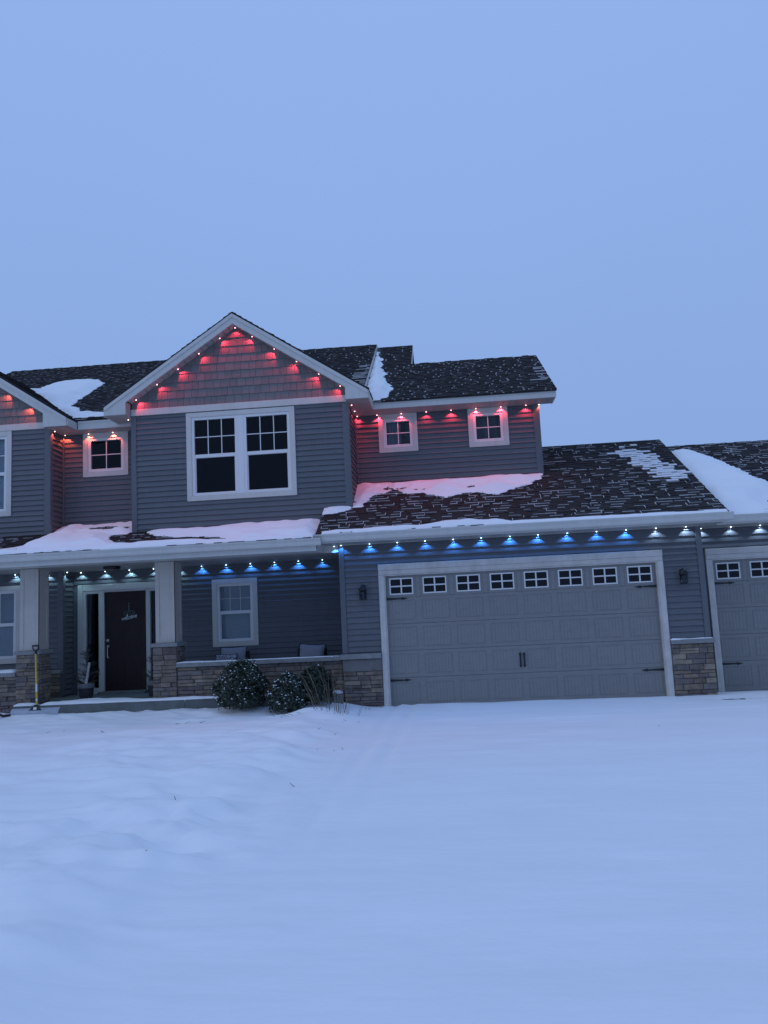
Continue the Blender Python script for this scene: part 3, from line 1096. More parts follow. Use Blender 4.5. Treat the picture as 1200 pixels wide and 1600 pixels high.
# D eave
MB().box(-.16, 3.50, 1.10, 1.125, Z_US - .01, 5.93).box(-.16, 3.505, 1.092, 1.10, 5.86, 5.935).build('fascia', M_FASCIA, house)
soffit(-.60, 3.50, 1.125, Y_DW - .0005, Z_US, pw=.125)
MB().box(3.475, 3.50, 1.126, Y_DW, Z_US - .005, Z_US + .18).build('end_board', M_FASCIA, house)
MB().box(X_DW + .002, 3.475, Y_DW - .02, Y_DW, Z_US + .001, Z_US + .3).build('end_board', M_FASCIA, house)
MB().prism_pts([(3.49, 1.125, 5.80), (3.49, 1.125, 5.93), (3.49, 3.95, 7.51), (3.49, 3.95, 7.33)],
               [(3.51, 1.125, 5.80), (3.51, 1.125, 5.93), (3.51, 3.95, 7.51), (3.51, 3.95, 7.33)]).build('rake_board', M_FASCIA, house)
MB().prism_pts([(X_DW - .08, Y_DW, 5.77), (X_DW - .08, Y_DW, 6.2), (X_DW - .08, 3.95, 7.48), (X_DW - .08, 5.9, 6.4), (X_DW - .08, 5.9, 5.77)],
               [(X_DW - .002, Y_DW, 5.77), (X_DW - .002, Y_DW, 6.2), (X_DW - .002, 3.95, 7.48), (X_DW - .002, 5.9, 6.4), (X_DW - .002, 5.9, 5.77)]).build('gable_end', M_SIDING, house)
# C gable end with its rake boards
zc = Z0D + S_D * (6.05 - Y0D)
MB().prism_pts([(.40, 3.9, 7.3), (.40, 6.05, zc - .04), (.40, 8.2, 7.3)], [(.46, 3.9, 7.3), (.46, 6.05, zc - .04), (.46, 8.2, 7.3)]).build('gable_end', M_SIDING, house)
MB().prism_pts([(.545, 3.7, 7.36), (.545, 6.05, zc - .03), (.545, 6.05, zc - .21), (.545, 3.9, 7.25)],
               [(.57, 3.7, 7.36), (.57, 6.05, zc - .03), (.57, 6.05, zc - .21), (.57, 3.9, 7.25)]).build('rake_board', M_FASCIA, house)
# main roof right rake (raised above the lower slope) and left eave of the recess
MB().prism_pts([(-.375, 1.0, 5.9), (-.375, 1.0, 6.0), (-.375, 5.86, 8.72), (-.375, 5.86, 8.60)],
               [(-.357, 1.0, 5.9), (-.357, 1.0, 6.0), (-.357, 5.86, 8.72), (-.357, 5.86, 8.60)]).build('rake_board', M_FASCIA, house)
MB().box(-6.20, -5.33, .86, .885, Z_LS - .005, 5.90).box(-6.20, -5.33, .852, .86, 5.825, 5.915).build('fascia', M_FASCIA, house)
soffit(-6.75, X_BAY0 - .001, .885, Y_REC - .0005, Z_LS, pw=.22)
soffit(-5.37, X_BAY0 - .001, YF + .02, .884, Z_LS + .06, pw=.11, along='y')
soffit(-6.75, -6.22, YFL + .02, .884, Z_LS, pw=.11, along='y')
soffit(X_BAY1 + .001, -.162, YF + .02, 1.1245, Z_US, pw=.085, along='y')
MB().box(-5.34, X_BAY0 - .002, .868, .8838, Z_LS - .004, Z_LS + .09).build('fascia', M_FASCIA, house)
# eave boards of the gable roofs (facing sideways)
MB().box(-.165, -.145, YF + .005, 1.09, Z_US - .004, 5.93).build('fascia', M_FASCIA, house)
MB().box(-5.365, -5.345, YF + .005, .86, Z_LS + .058, 5.93).build('fascia', M_FASCIA, house)
MB().box(-6.235, -6.215, YFL + .005, .86, Z_LS - .004, 5.84).build('fascia', M_FASCIA, house)

# ---- garage doors
def trim_door(fr, x0, x1, zt, tw=.10, head=.195):
    mb = MB()
    mb.bevel_plate(fr, x0 - tw, x0, -.05, zt + .001, -.10, .045, .006)
    mb.bevel_plate(fr, x1, x1 + tw, -.05, zt + .001, -.10, .045, .006)
    mb.bevel_plate(fr, x0 - .022, x0 + .022, -.05, zt - .021, -.10, .020, .004)
    mb.bevel_plate(fr, x1 - .022, x1 + .022, -.05, zt - .021, -.10, .020, .004)
    mb.bevel_plate(fr, x0 - tw, x1 + tw, zt + .085, zt + head, -.02, .056, .006)
    mb.bevel_plate(fr, x0 - tw + .003, x1 + tw - .003, zt + .002, zt + .0845, -.08, .042, .006)
    mb.bevel_plate(fr, x0 - .02, x1 + .02, zt - .02, zt + .0015, -.10, .022, .004)
    return mb.build('door_trim', M_WELT, house)

def garage_door(fr, x0, ncol, zt, top_sec=1.965):
    W = ncol * .61
    d = -.055
    door = MB().plate(fr, x0 - .03, x0 + W + .03, -.05, zt + .03, d - .05, d - .012).build('garage_door', M_DOOR, house)
    secs = [(-.02, .508), (.514, .990), (.996, 1.472), (1.478, 1.955), (1.961, zt + .03)]
    for z0, z1 in secs:
        MB().bevel_plate(fr, x0 - .03, x0 + W + .03, z0, z1, d - .012, d, .004).build('door_section', M_DOOR, door)
    # beadboard panels, shared mesh copied per cell
    base = None
    pw, ph = .50, .355
    for r in range(4):
        zc_ = (secs[r][0] + secs[r][1]) / 2 + .002
        for c in range(ncol):
            xc = x0 + (c + .5) * .61
            if base is None:
                mb = MB()
                f0 = Fr((0, 0, 0), fr.a, fr.b, fr.n)
                for i in range(8):
                    a0 = -pw / 2 + .016 + i * (pw - .032) / 8
                    mb.bevel_plate(f0, a0 + .001, a0 + (pw - .032) / 8 - .001, -ph / 2 + .016, ph / 2 - .016, .0, .0035, .0015)
                for a0, a1, b0, b1 in ((-pw / 2, pw / 2, -ph / 2, -ph / 2 + .010), (-pw / 2, pw / 2, ph / 2 - .010, ph / 2),
                                       (-pw / 2, -pw / 2 + .010, -ph / 2 + .0105, ph / 2 - .0105), (pw / 2 - .010, pw / 2, -ph / 2 + .0105, ph / 2 - .0105)):
                    mb.bevel_plate(f0, a0, a1, b0, b1, .0, .0045, .002)
                base = mb.mesh('panel', M_DOOR)
            o = bpy.data.objects.new('panel', base)
            COL.objects.link(o)
            o.parent = door
            o.location = fr(xc, zc_, d + .0005)
    # window inserts
    fb = pb = None
    for c in range(ncol):
        xc, zc_ = x0 + (c + .5) * .61 + .0, 2.155
        if fb is None:
            f0 = Fr((0, 0, 0), fr.a, fr.b, fr.n)
            a, b = .205, .14
            mb = MB()
            for s in (-1, 1):
                mb.bevel_plate(f0, s * a - .012, s * a + .012, -b - .012, b + .012, 0, .017, .003)
                mb.bevel_plate(f0, -a + .0125, a - .0125, s * b - .012, s * b + .012, 0, .016, .003)
            mb.bevel_plate(f0, -.013, .013, -b + .0125, b - .0125, 0, .014, .003)
            mb.bevel_plate(f0, -a + .0125, a - .0125, -.012, .012, 0, .0135, .003)
            fb = mb.mesh('window_insert', M_FRAME)
            # faint raised panel outline round the insert
            ob = MB()
            A_, B_ = .262, .196
            for s in (-1, 1):
                ob.bevel_plate(f0, s * A_ - .006, s * A_ + .006, -B_, B_, 0, .006, .002)
                ob.bevel_plate(f0, -A_ + .0065, A_ - .0065, s * B_ - .006, s * B_ + .006, 0, .006, .002)
            obm = ob.mesh('panel_edge', M_DOOR)
            pb = MB().plate(f0, -a + .01, a - .01, -b + .01, b - .01, .0012, .004).mesh('window_pane', None)
            pm = bpy.data.materials.get('door_glass')
            if not pm:
                pm = bpy.data.materials.new('door_glass')
                pm.use_nodes = True
                B = pm.node_tree.nodes['Principled BSDF']
                B.inputs['Base Color'].default_value = (.004, .005, .007, 1)
                B.inputs['Roughness'].default_value = .08
                B.inputs['Specular IOR Level'].default_value = .25
            pb.materials.append(pm)
        for nm, me in (('window_insert', fb), ('panel_edge', obm), ('window_pane', pb)):
            o = bpy.data.objects.new(nm, me)
            COL.objects.link(o)
            o.parent = door
            o.location = fr(xc, zc_, d + .0005)
    # strap hinges
    def hinge(xa, sg, zz):
        mb = MB()
        L = .33
        mb.extrude(fr, sorted_poly([(xa, zz - .022), (xa + sg * L * .8, zz - .010), (xa + sg * L * .8, zz + .010), (xa, zz + .022)], sg), d + .001, d + .012)
        mb.extrude(fr, sorted_poly([(xa + sg * L * .8, zz - .006), (xa + sg * L * .86, zz - .024), (xa + sg * (L + .06), zz), (xa + sg * L * .86, zz + .024), (xa + sg * L * .8, zz + .006)], sg), d + .001, d + .013)
        mb.build('hinge', M_BLACK, door)
    for zz in (1.93, .468):
        hinge(x0 + .024, 1, zz)
        hinge(x0 + W - .024, -1, zz)
    # pair of spear handles
    xc = x0 + W / 2
    for s in (-1, 1):
        mb = MB()
        x = xc + s * .035 - .035
        z0, z1 = .605, .875
        mb.bevel_plate(fr, x - .012, x + .012, z0 + .05, z1 - .05, d + .012, d + .035, .004)
        for zz, sg in ((z1, 1), (z0, -1)):
            pts = [(x, zz), (x - .024, zz - sg * .035), (x - .008, zz - sg * .055), (x + .008, zz - sg * .055), (x + .024, zz - sg * .035)]
            if sg < 0:
                pts = pts[::-1]
            mb.extrude(fr, pts, d + .001, d + .022)
        mb.build('handle', M_BLACK, door)
    return door

def sorted_poly(p, sg):
    return p if sg > 0 else p[::-1]

trim_door(F, 0, 4.88, 2.37)
garage_door(F, 0, 8, 2.37)
trim_door(F3, 6.005, 8.935, 2.375)
garage_door(F3, 6.03, 5, 2.375) if False else garage_door(F3, 6.005, 5, 2.375)

# ---- stone work
def chip(fr, a0, a1, b0, b1, d, rnd):
    mb = MB()
    c = rnd.uniform(.004, .009)
    j = lambda s=.005: rnd.uniform(-s, s)
    lo = [fr(a0, b0, -.01), fr(a1, b0, -.01), fr(a1, b1, -.01), fr(a0, b1, -.01)]
    mi = [fr(a0 + j(.003), b0 + j(.003), d - c), fr(a1 + j(.003), b0 + j(.003), d - c), fr(a1 + j(.003), b1 + j(.003), d - c), fr(a0 + j(.003), b1 + j(.003), d - c)]
    hi = [fr(a0 + c + abs(j()), b0 + c + abs(j(.004)), d + j(.004)), fr(a1 - c - abs(j()), b0 + c + abs(j(.004)), d + j(.004)),
          fr(a1 - c - abs(j()), b1 - c - abs(j(.004)), d + j(.004)), fr(a0 + c + abs(j()), b1 - c - abs(j(.004)), d + j(.004))]
    k = 0
    mb.v = [tuple(p) for p in lo + mi + hi]
    mb.f = [(3, 2, 1, 0), (8, 9, 10, 11)]
    for r in (0, 4):
        for i in range(4):
            q = (i + 1) % 4
            mb.f.append((r + i, r + q, r + 4 + q, r + 4 + i))
    return mb

N_ST = 0
def stones(parent, fr, a0, a1, b0, b1, seed, hmin=.055, hmax=.105, wmin=.14, wmax=.46):
    global N_ST
    rnd = random.Random(seed)
    b = b0
    while b < b1 - .03:
        h = rnd.uniform(hmin, hmax)
        if b1 - (b + h) < .045:
            h = b1 - b
        a = a0
        while a < a1 - .02:
            w_ = rnd.uniform(wmin, wmax)
            if a1 - (a + w_) < .10:
                w_ = a1 - a
            if fr.a.x > .5 and (a + w_ < -7.7 or a > 8.5):
                cm = chip(fr, a + .004, a + w_ - .004, b + .004, b + h - .004, rnd.uniform(.022, .048), rnd)
                k = len(STONE_REST.v)
                STONE_REST.v += cm.v
                STONE_REST.f += [tuple(i + k for i in f) for f in cm.f]
            elif rnd.random() < .15 and h > .085:
                hh = h * rnd.uniform(.42, .58)
                chip(fr, a + .004, a + w_ - .004, b + .004, b + hh - .004, rnd.uniform(.022, .045), rnd).build('stone', M_STONE, parent)
                chip(fr, a + .004, a + w_ - .004, b + hh + .004, b + h - .004, rnd.uniform(.022, .045), rnd).build('stone', M_STONE, parent)
                N_ST += 2
            else:
                chip(fr, a + .004, a + w_ - .004, b + .004, b + h - .004, rnd.uniform(.022, .048), rnd).build('stone', M_STONE, parent)
                N_ST += 1
            a += w_
        b += h

def cap(x0, x1, y0, y1, z0, z1, joints=()):
    mb = MB()
    xs = [x0, *joints, x1]
    for p, q in zip(xs[:-1], xs[1:]):
        fr = Fr((0, 0, z0), (1, 0, 0), (0, 1, 0), (0, 0, 1))
        mb.bevel_plate(fr, p + .002, q - .002, y0, y1, 0, z1 - z0, .010)
    return mb.build('cap_stone', M_CAP, house)

# garage left pier (with blank address stone) and right pier
b_ = MB().box(-.80, -.105, -.03, -.001, -.08, .88).build('stone_pier', M_MORTAR, house)
stones(b_, Fr((0, -.03, 0), (1, 0, 0), (0, 0, 1), (0, -1, 0)), -.81, -.108, -.03, .66, 101, wmin=.12, wmax=.36)
MB().bevel_plate(front(-.031), -.81, -.11, .665, .875, .0, .045, .006).bevel_plate(front(-.076), -.645, -.25, .695, .85, .0, .006, .003).build('address_stone', mat('address_stone', (.175, .165, .16), .85, .12, 8, .004, 50), b_)
cap(-.845, -.106, -.11, -.001, .885, .975)
b_ = MB().box(4.985, 5.69, -.03, -.001, -.08, .90).build('stone_pier', M_MORTAR, house)
stones(b_, Fr((0, -.03, 0), (1, 0, 0), (0, 0, 1), (0, -1, 0)), 4.995, 5.70, -.02, .90, 102, wmin=.12, wmax=.34)
cap(4.985, 5.735, -.105, -.001, .905, .98)
b_ = MB().box(9.045, 9.59, Y_THIRD - .03, Y_THIRD - .001, -.08, .90).build('stone_pier', M_MORTAR, house)
stones(b_, Fr((0, Y_THIRD - .03, 0), (1, 0, 0), (0, 0, 1), (0, -1, 0)), 9.05, 9.60, -.02, .90, 105, wmin=.2, wmax=.4)
cap(9.04, 9.63, Y_THIRD - .105, Y_THIRD - .001, .905, .98)
# porch slab, with joints
ZS = .30
fr_s = front(-.17)
mb = MB()
for p, q in ((-6.95, -3.715), (-3.709, -.825)):
    mb.box(p, q, -.17, 1.75, -.1, ZS)
mb.build('porch_slab', M_CONC, house)
MB().box(-6.1, -5.1, 1.5, 1.75, ZS + .001, ZS + .05).build('threshold', M_CONC, house)

def column(x0, x1, y0, y1, zb, zc0, zc1, zt, bx0, bx1, by0, by1, seed):
    base = MB().box(bx0 + .03, bx1 - .03, by0 + .03, by1 - .03, zb, zc0).build('column_base', M_MORTAR, house)
    stones(base, Fr((0, by0 + .03, 0), (1, 0, 0), (0, 0, 1), (0, -1, 0)), bx0 + .002, bx1 - .002, zb, zc0 - .003, seed, wmin=.13, wmax=.30)
    stones(base, Fr((bx1 - .03, 0, 0), (0, 1, 0), (0, 0, 1), (1, 0, 0)), by0 + .045, by1 - .03, zb, zc0 - .003, seed + 1, wmin=.13, wmax=.30)
    cap(bx0 - .025, bx1 + .025, by0 - .03, by1 + .02, zc0, zc1)
    col = MB().box(x0 + .012, x1 - .012, y0 + .012, y1 - .012, zc1 + .001, zt).build('column', M_COLUMN, house)
    t = MB()
    for fr, a0, a1 in ((Fr((0, y0 + .012, 0), (1, 0, 0), (0, 0, 1), (0, -1, 0)), x0, x1), (Fr((x1 - .012, 0, 0), (0, 1, 0), (0, 0, 1), (1, 0, 0)), y0, y1)):
        s = .075
        t.bevel_plate(fr, a0, a0 + s, zc1 + .002, zt, 0, .012, .002)
        t.bevel_plate(fr, a1 - s, a1, zc1 + .002, zt, 0, .012, .002)
        t.bevel_plate(fr, a0 + s + .001, a1 - s - .001, zc1 + .002, zc1 + .13, 0, .0115, .002)
        t.bevel_plate(fr, a0 + s + .001, a1 - s - .001, zt - .15, zt, 0, .0115, .002)
    t.build('column_trim', M_COLUMN, col)
    return col

column(-6.985, -6.605, .10, .48, ZS - .06, 1.225, 1.295, Z_PS - .006, -7.03, -6.575, .05, .52, 111)
column(-4.335, -3.955, .10, .48, ZS, 1.255, 1.325, Z_PS - .006, -4.385, -3.925, .05, .52, 113)
# knee wall right of the column and left of the other one
b_ = MB().box(-3.93, -.81, .11, .34, ZS, .868).build('knee_wall', M_MORTAR, house)
stones(b_, Fr((0, .11, 0), (1, 0, 0), (0, 0, 1), (0, -1, 0)), -3.925, -.812, ZS + .005, .866, 121, wmin=.2, wmax=.5, hmin=.06, hmax=.10)
cap(-3.935, -.85, .02, .42, .87, .945, (-3.43, -1.02))
b_ = MB().box(-9.6, -7.0, .11, .34, .0, .83).build('knee_wall', M_MORTAR, house)
stones(b_, Fr((0, .11, 0), (1, 0, 0), (0, 0, 1), (0, -1, 0)), -9.6, -7.0, .02, .828, 122, wmin=.2, wmax=.5)
cap(-9.6, -7.03, .02, .42, .83, .905)
# wainscot under the left room siding
b_ = MB().box(-7.6, X_LB - .012, Y_ROOM - .05, Y_ROOM - .001, ZS - .1, .785).build('wainscot', M_MORTAR, house)
stones(b_, Fr((0, Y_ROOM - .05, 0), (1, 0, 0), (0, 0, 1), (0, -1, 0)), -7.3, X_LB - .01, ZS - .02, .783, 123, wmin=.2, wmax=.4)
cap(-7.6, X_LB + .02, Y_ROOM - .13, Y_ROOM - .001, .787, .855)

# ---- entrance
FE = FP
ent = MB()
x0, x1, z0, z1 = ENT
ent.bevel_plate(FE, x0, x0 + .11, z0, z1, 0, .036, .004)
ent.bevel_plate(FE, x1 - .11, x1, z0, z1, 0, .036, .004)
ent.bevel_plate(FE, x0 + .1105, x1 - .1105, z1 - .13, z1, 0, .035, .004)
for a, b in ((x0 + .1105, x0 + .17), (-6.175, -6.055), (-5.155, -5.065), (x1 - .15, x1 - .1105)):
    ent.bevel_plate(FE, a, b, z0, z1 - .1305, -.09, .018, .006)
ent.bevel_plate(FE, x0 + .1705, -6.1755, z1 - .19, z1 - .1305, -.09, .017, .004)
ent.bevel_plate(FE, -6.0545, -5.1555, z1 - .17, z1 - .1305, -.09, .017, .004)
ent.bevel_plate(FE, -5.0645, x1 - .151, z1 - .19, z1 - .1305, -.09, .017, .004)
ent.bevel_plate(FE, x0 + .1705, -6.1755, z0, z0 + .12, -.09, .010, .004)
door_frame = ent.build('door_frame', M_FASCIA, house)
MB().plate(FE, x0 + .1705, -6.1755, z0 + .1205, z1 - .1905, -.05, -.046).build('sidelight', M_GLASS, door_frame)
MB().plate(FE, -5.0645, x1 - .151, z0 + .12, z1 - .1905, -.05, -.046).build('sidelight', M_GLASS, door_frame)
MB().plate(FE, x0 + .08, x1 - .08, z0, z1 - .05, -.6, -.59).build('dark_hall', M_ROOM, door_frame)
fd = MB()
fd.plate(FE, -6.0545, -5.1555, z0 + .03, z1 - .1705, -.06, -.03)
for a0, a1, b0, b1 in ((-5.92, -5.64, .47, 1.05), (-5.57, -5.29, .47, 1.05), (-5.92, -5.64, 1.2, 1.75), (-5.57, -5.29, 1.2, 1.75), (-5.92, -5.29, 1.9, 2.22)):
    fd.bevel_plate(FE, a0, a1, b0, b1, -.03, -.027, .0025)
front_door = fd.build('front_door', M_WINE, house)
hd = MB()
hd.tube(FE(-5.985, 1.385, -.03), FE(-5.985, 1.385, .0), .033, .028, 14)
hd.build('deadbolt', M_NICKEL, front_door)
hd = MB()
hd.tube(FE(-5.985, 1.265, -.03), FE(-5.985, 1.265, -.008), .030, .026, 14)
hd.tube(FE(-5.985, 1.27, -.01), FE(-5.985, 1.26, .02), .008, .008, 8)
hd.tube(FE(-5.985, 1.26, .02), FE(-5.985, 1.05, .02), .009, .009, 8)
hd.tube(FE(-5.985, 1.05, .02), FE(-5.985, 1.04, -.03), .008, .008, 8)
hd.tube(FE(-5.985, 1.035, -.03), FE(-5.985, 1.035, -.012), .022, .02, 12)
hd.build('door_handle', M_NICKEL, front_door)

# rest of the shingles as one part of the house, dusting of snow
ROOF_REST.build('shingle_courses', M_SHINGLE, house, fix=True, kind='stuff')
PLANK_REST.build('siding_courses', M_SIDING, house, kind='stuff')
SHAKE_REST.build('shake_courses', M_SHAKE, house, kind='stuff')
STONE_REST.build('stone_courses', M_STONE, house, kind='stuff')

DUST.build('snow_dusting', M_SNOWD, None, fix=True, kind='stuff', label='thin lines and specks of snow caught along the dark shingle edges',
           category='snow')

# ------------------------------------------------------------------ SNOW LYING ON THE ROOFS
def sdist(px, py, poly):
    """signed distance, positive inside"""
    d = np.full(px.shape, 1e9)
    inside = np.zeros(px.shape, bool)
    n = len(poly)
    for i in range(n):
        x0, y0 = poly[i]
        x1, y1 = poly[(i + 1) % n]
        ex, ey = x1 - x0, y1 - y0
        t = np.clip(((px - x0) * ex + (py - y0) * ey) / (ex * ex + ey * ey + 1e-9), 0, 1)
        d = np.minimum(d, np.hypot(px - x0 - t * ex, py - y0 - t * ey))
        c = ((y0 > py) != (y1 > py)) & (px < ex * (py - y0) / (ey + 1e-12) + x0)
        inside ^= c
    return np.where(inside, d, -d)

def roof_snow(label, plane, poly, th=.07, res=.03, rag=.12, seed=1, edge=.22, holes=(), lift=0.0, group=None, lim=None):
    """plane = (z0, y0, s): roof surface; poly in world x, y"""
    z0, y0, s = plane
    xs = [p[0] for p in poly]
    ys = [p[1] for p in poly]
    X, Y = np.meshgrid(np.arange(min(xs) - .3, max(xs) + .3, res), np.arange(min(ys) - .3, max(ys) + .3, res))
    sd = sdist(X, Y, poly)
    row = np.floor((Y - y0) / .126)
    stepn = vnoise(X * 4.2 + row * 7.3, row * 3.1, seed + 5) - .5
    n = (fbm(X * 1.3, Y * 3.2, seed, 4) - .5) * 2 + stepn * 1.1
    f = sd + n * rag
    for hp, hr in holes:
        hd_ = sdist(X, Y, hp)
        f = np.minimum(f, -hd_ + (fbm(X * 5, Y * 9, seed + 9, 3) - .5) * hr)
    h = th * smooth(f, -.02, edge) * (.42 + 1.15 * fbm(X * 1.9, Y * 3.0, seed + 3, 3)) + .006
    Z = z0 + s * (Y - y0) + lift + np.where(f > -.02, h + .016, -.02)
    keep = f > -.02
    if lim:
        X = np.clip(X, lim[0], lim[1])
        Y = np.clip(Y, lim[2], lim[3])
        Z = z0 + s * (Y - y0) + lift + np.where(f > -.02, h + .016, -.02)
    o = grid_obj('roof_snow', X, Y, Z, M_SNOW, keep, kind='stuff', label=label, category='snow')
    return o

PG = (3.135, -.60, S_G)
PT = (3.135, 0.0, S_G)
PP = (3.065, -.65, S_P)
PD = (Z0D, Y0D, S_D)
PA = (Z0A, Y0A, S_D)
BIG = 99
# porch roof: recess drift, strip at the middle bay
roof_snow('pinkish snow drift on porch roof below the small left window', PP,
          [(-6.95, -.62), (-6.95, -.1), (-6.78, .2), (-6.66, .75), (-6.72, 1.28), (-4.93, 1.28), (-4.95, .5), (-5.00, .30), (-5.25, .30), (-5.2, .05), (-4.9, -.35), (-4.6, -.55)],
          .10, .025, .09, 3, .35, holes=[([(-6.15, .80), (-5.15, .72), (-5.10, .98), (-6.10, 1.08)], .35)], lim=(-6.735, -4.925, -.66, 1.29))
roof_snow('thin snow at far left end of porch roof', PP, [(-8.8, -.62), (-6.72, -.62), (-6.80, -.15), (-7.2, -.35), (-8.8, -.45)], .05, .03, .10, 4, .2, lim=(-8.8, -6.7, -.66, .7))
roof_snow('smooth snow strip on porch roof below the big middle window', PP,
          [(-4.55, .33), (-4.3, .10), (-3.1, -.25), (-2.5, -.62), (-1.15, -.62), (-1.15, .48), (-4.5, .48)], .085, .03, .08, 5, .25, lim=(-4.9, -1.135, -.66, .485))
roof_snow('narrow line of snow along the porch gutter', PP, [(-7.5, -.66), (-1.15, -.66), (-1.15, -.52), (-3, -.50), (-5, -.47), (-7.5, -.5)], .06, .03, .05, 6, .12,
          lim=(-7.5, -1.135, -.70, -.3))
# porch slab edge and wall caps
roof_snow('thin snow drifted over the front edge of the porch slab', (ZS - .013, 0, 0), [(-6.42, -.17), (-6.42, .0), (-6.2, .22), (-5.6, .40), (-5.0, .30), (-4.5, .10), (-4.2, .03), (-.84, .03), (-.84, -.17)], .035, .025, .07, 21, .12, lim=(-6.6, -.835, -.168, .9))
roof_snow('small snow heap on slab corner beside left column base', (ZS - .013, 0, 0), [(-6.95, -.17), (-6.95, .02), (-6.75, .03), (-6.55, -.02), (-6.6, -.17)], .03, .02, .04, 22, .08, lim=(-6.945, -6.5, -.168, .045))
roof_snow('thin snow line along the stone knee wall cap', (.945 - .015, 0, 0), [(-3.93, .05), (-3.93, .42), (-3.6, .40), (-3.3, .16), (-2.6, .12), (-.86, .10), (-.86, .04)], .014, .025, .05, 23, .10, lim=(-3.925, -.86, .03, .41))
roof_snow('snow along the cap of the far left knee wall', (.905 - .015, 0, 0), [(-9, .04), (-9, .4), (-7.06, .4), (-7.06, .04)], .035, .03, .03, 24, .10, lim=(-9, -7.055, .03, .41))
roof_snow('thin snow on the cap right of garage door, below the lantern', (.98 - .015, 0, 0), [(5.0, -.10), (5.0, -.02), (5.7, -.01), (5.7, -.05), (5.3, -.05)], .02, .015, .02, 25, .04, lim=(4.99, 5.73, -.10, -.028))
# garage roof
roof_snow('pink lit snow drift under the two small upper windows', PG,
          [(-.58, .45), (-.60, 1.64), (3.18, 1.64), (3.12, 1.42), (2.86, 1.12), (2.55, .93), (2.2, .72), (1.8, .86), (1.45, .83), (1.2, .72), (.75, .98), (.3, .97), (.05, 1.2), (-.25, .95), (-.42, .5)],
          .11, .022, .12, 7, .36, holes=[([(-.05, .95), (.35, .98), (.4, 1.3), (.0, 1.3)], .5), ([(.62, 1.12), (.82, 1.12), (.82, 1.2), (.62, 1.2)], .25),
                                        ([(1.62, 1.13), (1.8, 1.12), (1.8, 1.2), (1.65, 1.2)], .22), ([(2.55, 1.12), (2.72, 1.1), (2.72, 1.17), (2.56, 1.17)], .2)],
          lim=(-.595, 3.3, .3, 1.64))
roof_snow('small snow wedge at the corner of the big middle bay', PG, [(-1.12, .22), (-1.12, .49), (-.62, .49), (-.62, .42), (-.85, .28)], .07, .02, .05, 8, .14, lim=(-1.125, -.56, .1, .485))
roof_snow('crust of snow along the middle of garage eave', PG, [(-1.0, -.63), (2.4, -.63), (2.1, -.47), (1.3, -.36), (.9, -.50), (-1.0, -.58)], .045, .022, .06, 10, .12, lim=(-1.1, 5.9, -.66, .5))
roof_snow('thin snow line along right part of garage eave', PG, [(2.3, -.66), (5.98, -.66), (5.98, -.58), (2.3, -.57)], .03, .025, .03, 12, .08, lim=(2.2, 5.97, -.69, .5))
roof_snow('large smooth snow bank on far right garage roof', PT,
          [(6.0, .02), (6.0, 3.3), (6.42, 3.4), (6.75, 3.3), (7.05, 2.55), (7.25, 1.85), (7.5, 1.25), (7.42, .75), (7.0, .45), (6.95, .05)], .13, .03, .07, 11, .4, lim=(5.99, 9, -.03, 3.6))
roof_snow('snow line on the far right gutter', PT, [(6.1, -.06), (9.5, -.06), (9.5, .05), (6.1, .07)], .04, .03, .03, 13, .08, lim=(6.05, 9.6, -.09, .4))
# upper roofs
roof_snow('smooth snow patch on main roof between the two gables', PA,
          [(-8.75, 3.40), (-8.35, 3.35), (-8.35, 3.85), (-7.9, 4.02), (-7.25, 4.05), (-6.85, 3.7), (-6.85, 3.1), (-6.90, 2.45), (-6.85, 1.95), (-6.5, 1.35), (-5.6, .98), (-5.3, .86), (-6.2, .84), (-6.9, 1.25), (-8.0, 2.3), (-9.1, 3.3)], .10, .03, .12, 14, .35,
          lim=(-9, -5.2, .83, 6))
roof_snow('white snow wedge beside the raised right edge of main roof', PD,
          [(-.36, 1.12), (-.36, 5.4), (-.2, 4.6), (-.1, 3.55), (.05, 2.5), (.18, 1.85), (.10, 1.25), (-.05, 1.10)], .12, .022, .09, 15, .22, lim=(-.352, 3, 1.06, 6))

# ------------------------------------------------------------------ EAVE LIGHTS
ORD = ['first', 'second', 'third', 'fourth', 'fifth', 'sixth', 'seventh', 'eighth', 'ninth', 'tenth', 'eleventh', 'twelfth', 'thirteenth']
RED, SALMON, BLUE, WHITE, COOL = (1.0, .045, .085), (1.0, .13, .075), (.05, .27, 1.0), (.40, .76, 1.0), (.45, .66, 1.0)
CORE = {RED: (1.0, .34, .36), SALMON: (1.0, .52, .38), BLUE: (.50, .80, 1.0), WHITE: (.66, .90, 1.0), COOL: (.66, .82, 1.0)}
E_MAT = {c: emit_mat('led_' + n, CORE[c], 7.0) for c, n in ((RED, 'red'), (SALMON, 'salmon'), (BLUE, 'blue'), (WHITE, 'white'), (COOL, 'cool'))}
SPOTS = {}
PUCK = MB().lathe((0, 0, 0), [(.012, -.012), (.020, -.011), (.022, -.002), (.022, .004)], 10).mesh('housing', M_TRIM)
LENS = {}
for c in CORE:
    LENS[c] = MB().lathe((0, 0, 0), [(.004, -.024), (.009, -.022), (.0115, -.017), (.011, -.0125)], 10).mesh('lens', E_MAT[c], smooth=True)

def spot_data(c, power, size):
    k = (c, power, size)
    if k not in SPOTS:
        d = bpy.data.lights.new('light_beam', 'SPOT')
        d.energy = power
        d.color = c
        d.spot_size = math.radians(size)
        d.spot_blend = .35
        d.shadow_soft_size = .012
        SPOTS[k] = d
    return SPOTS[k]

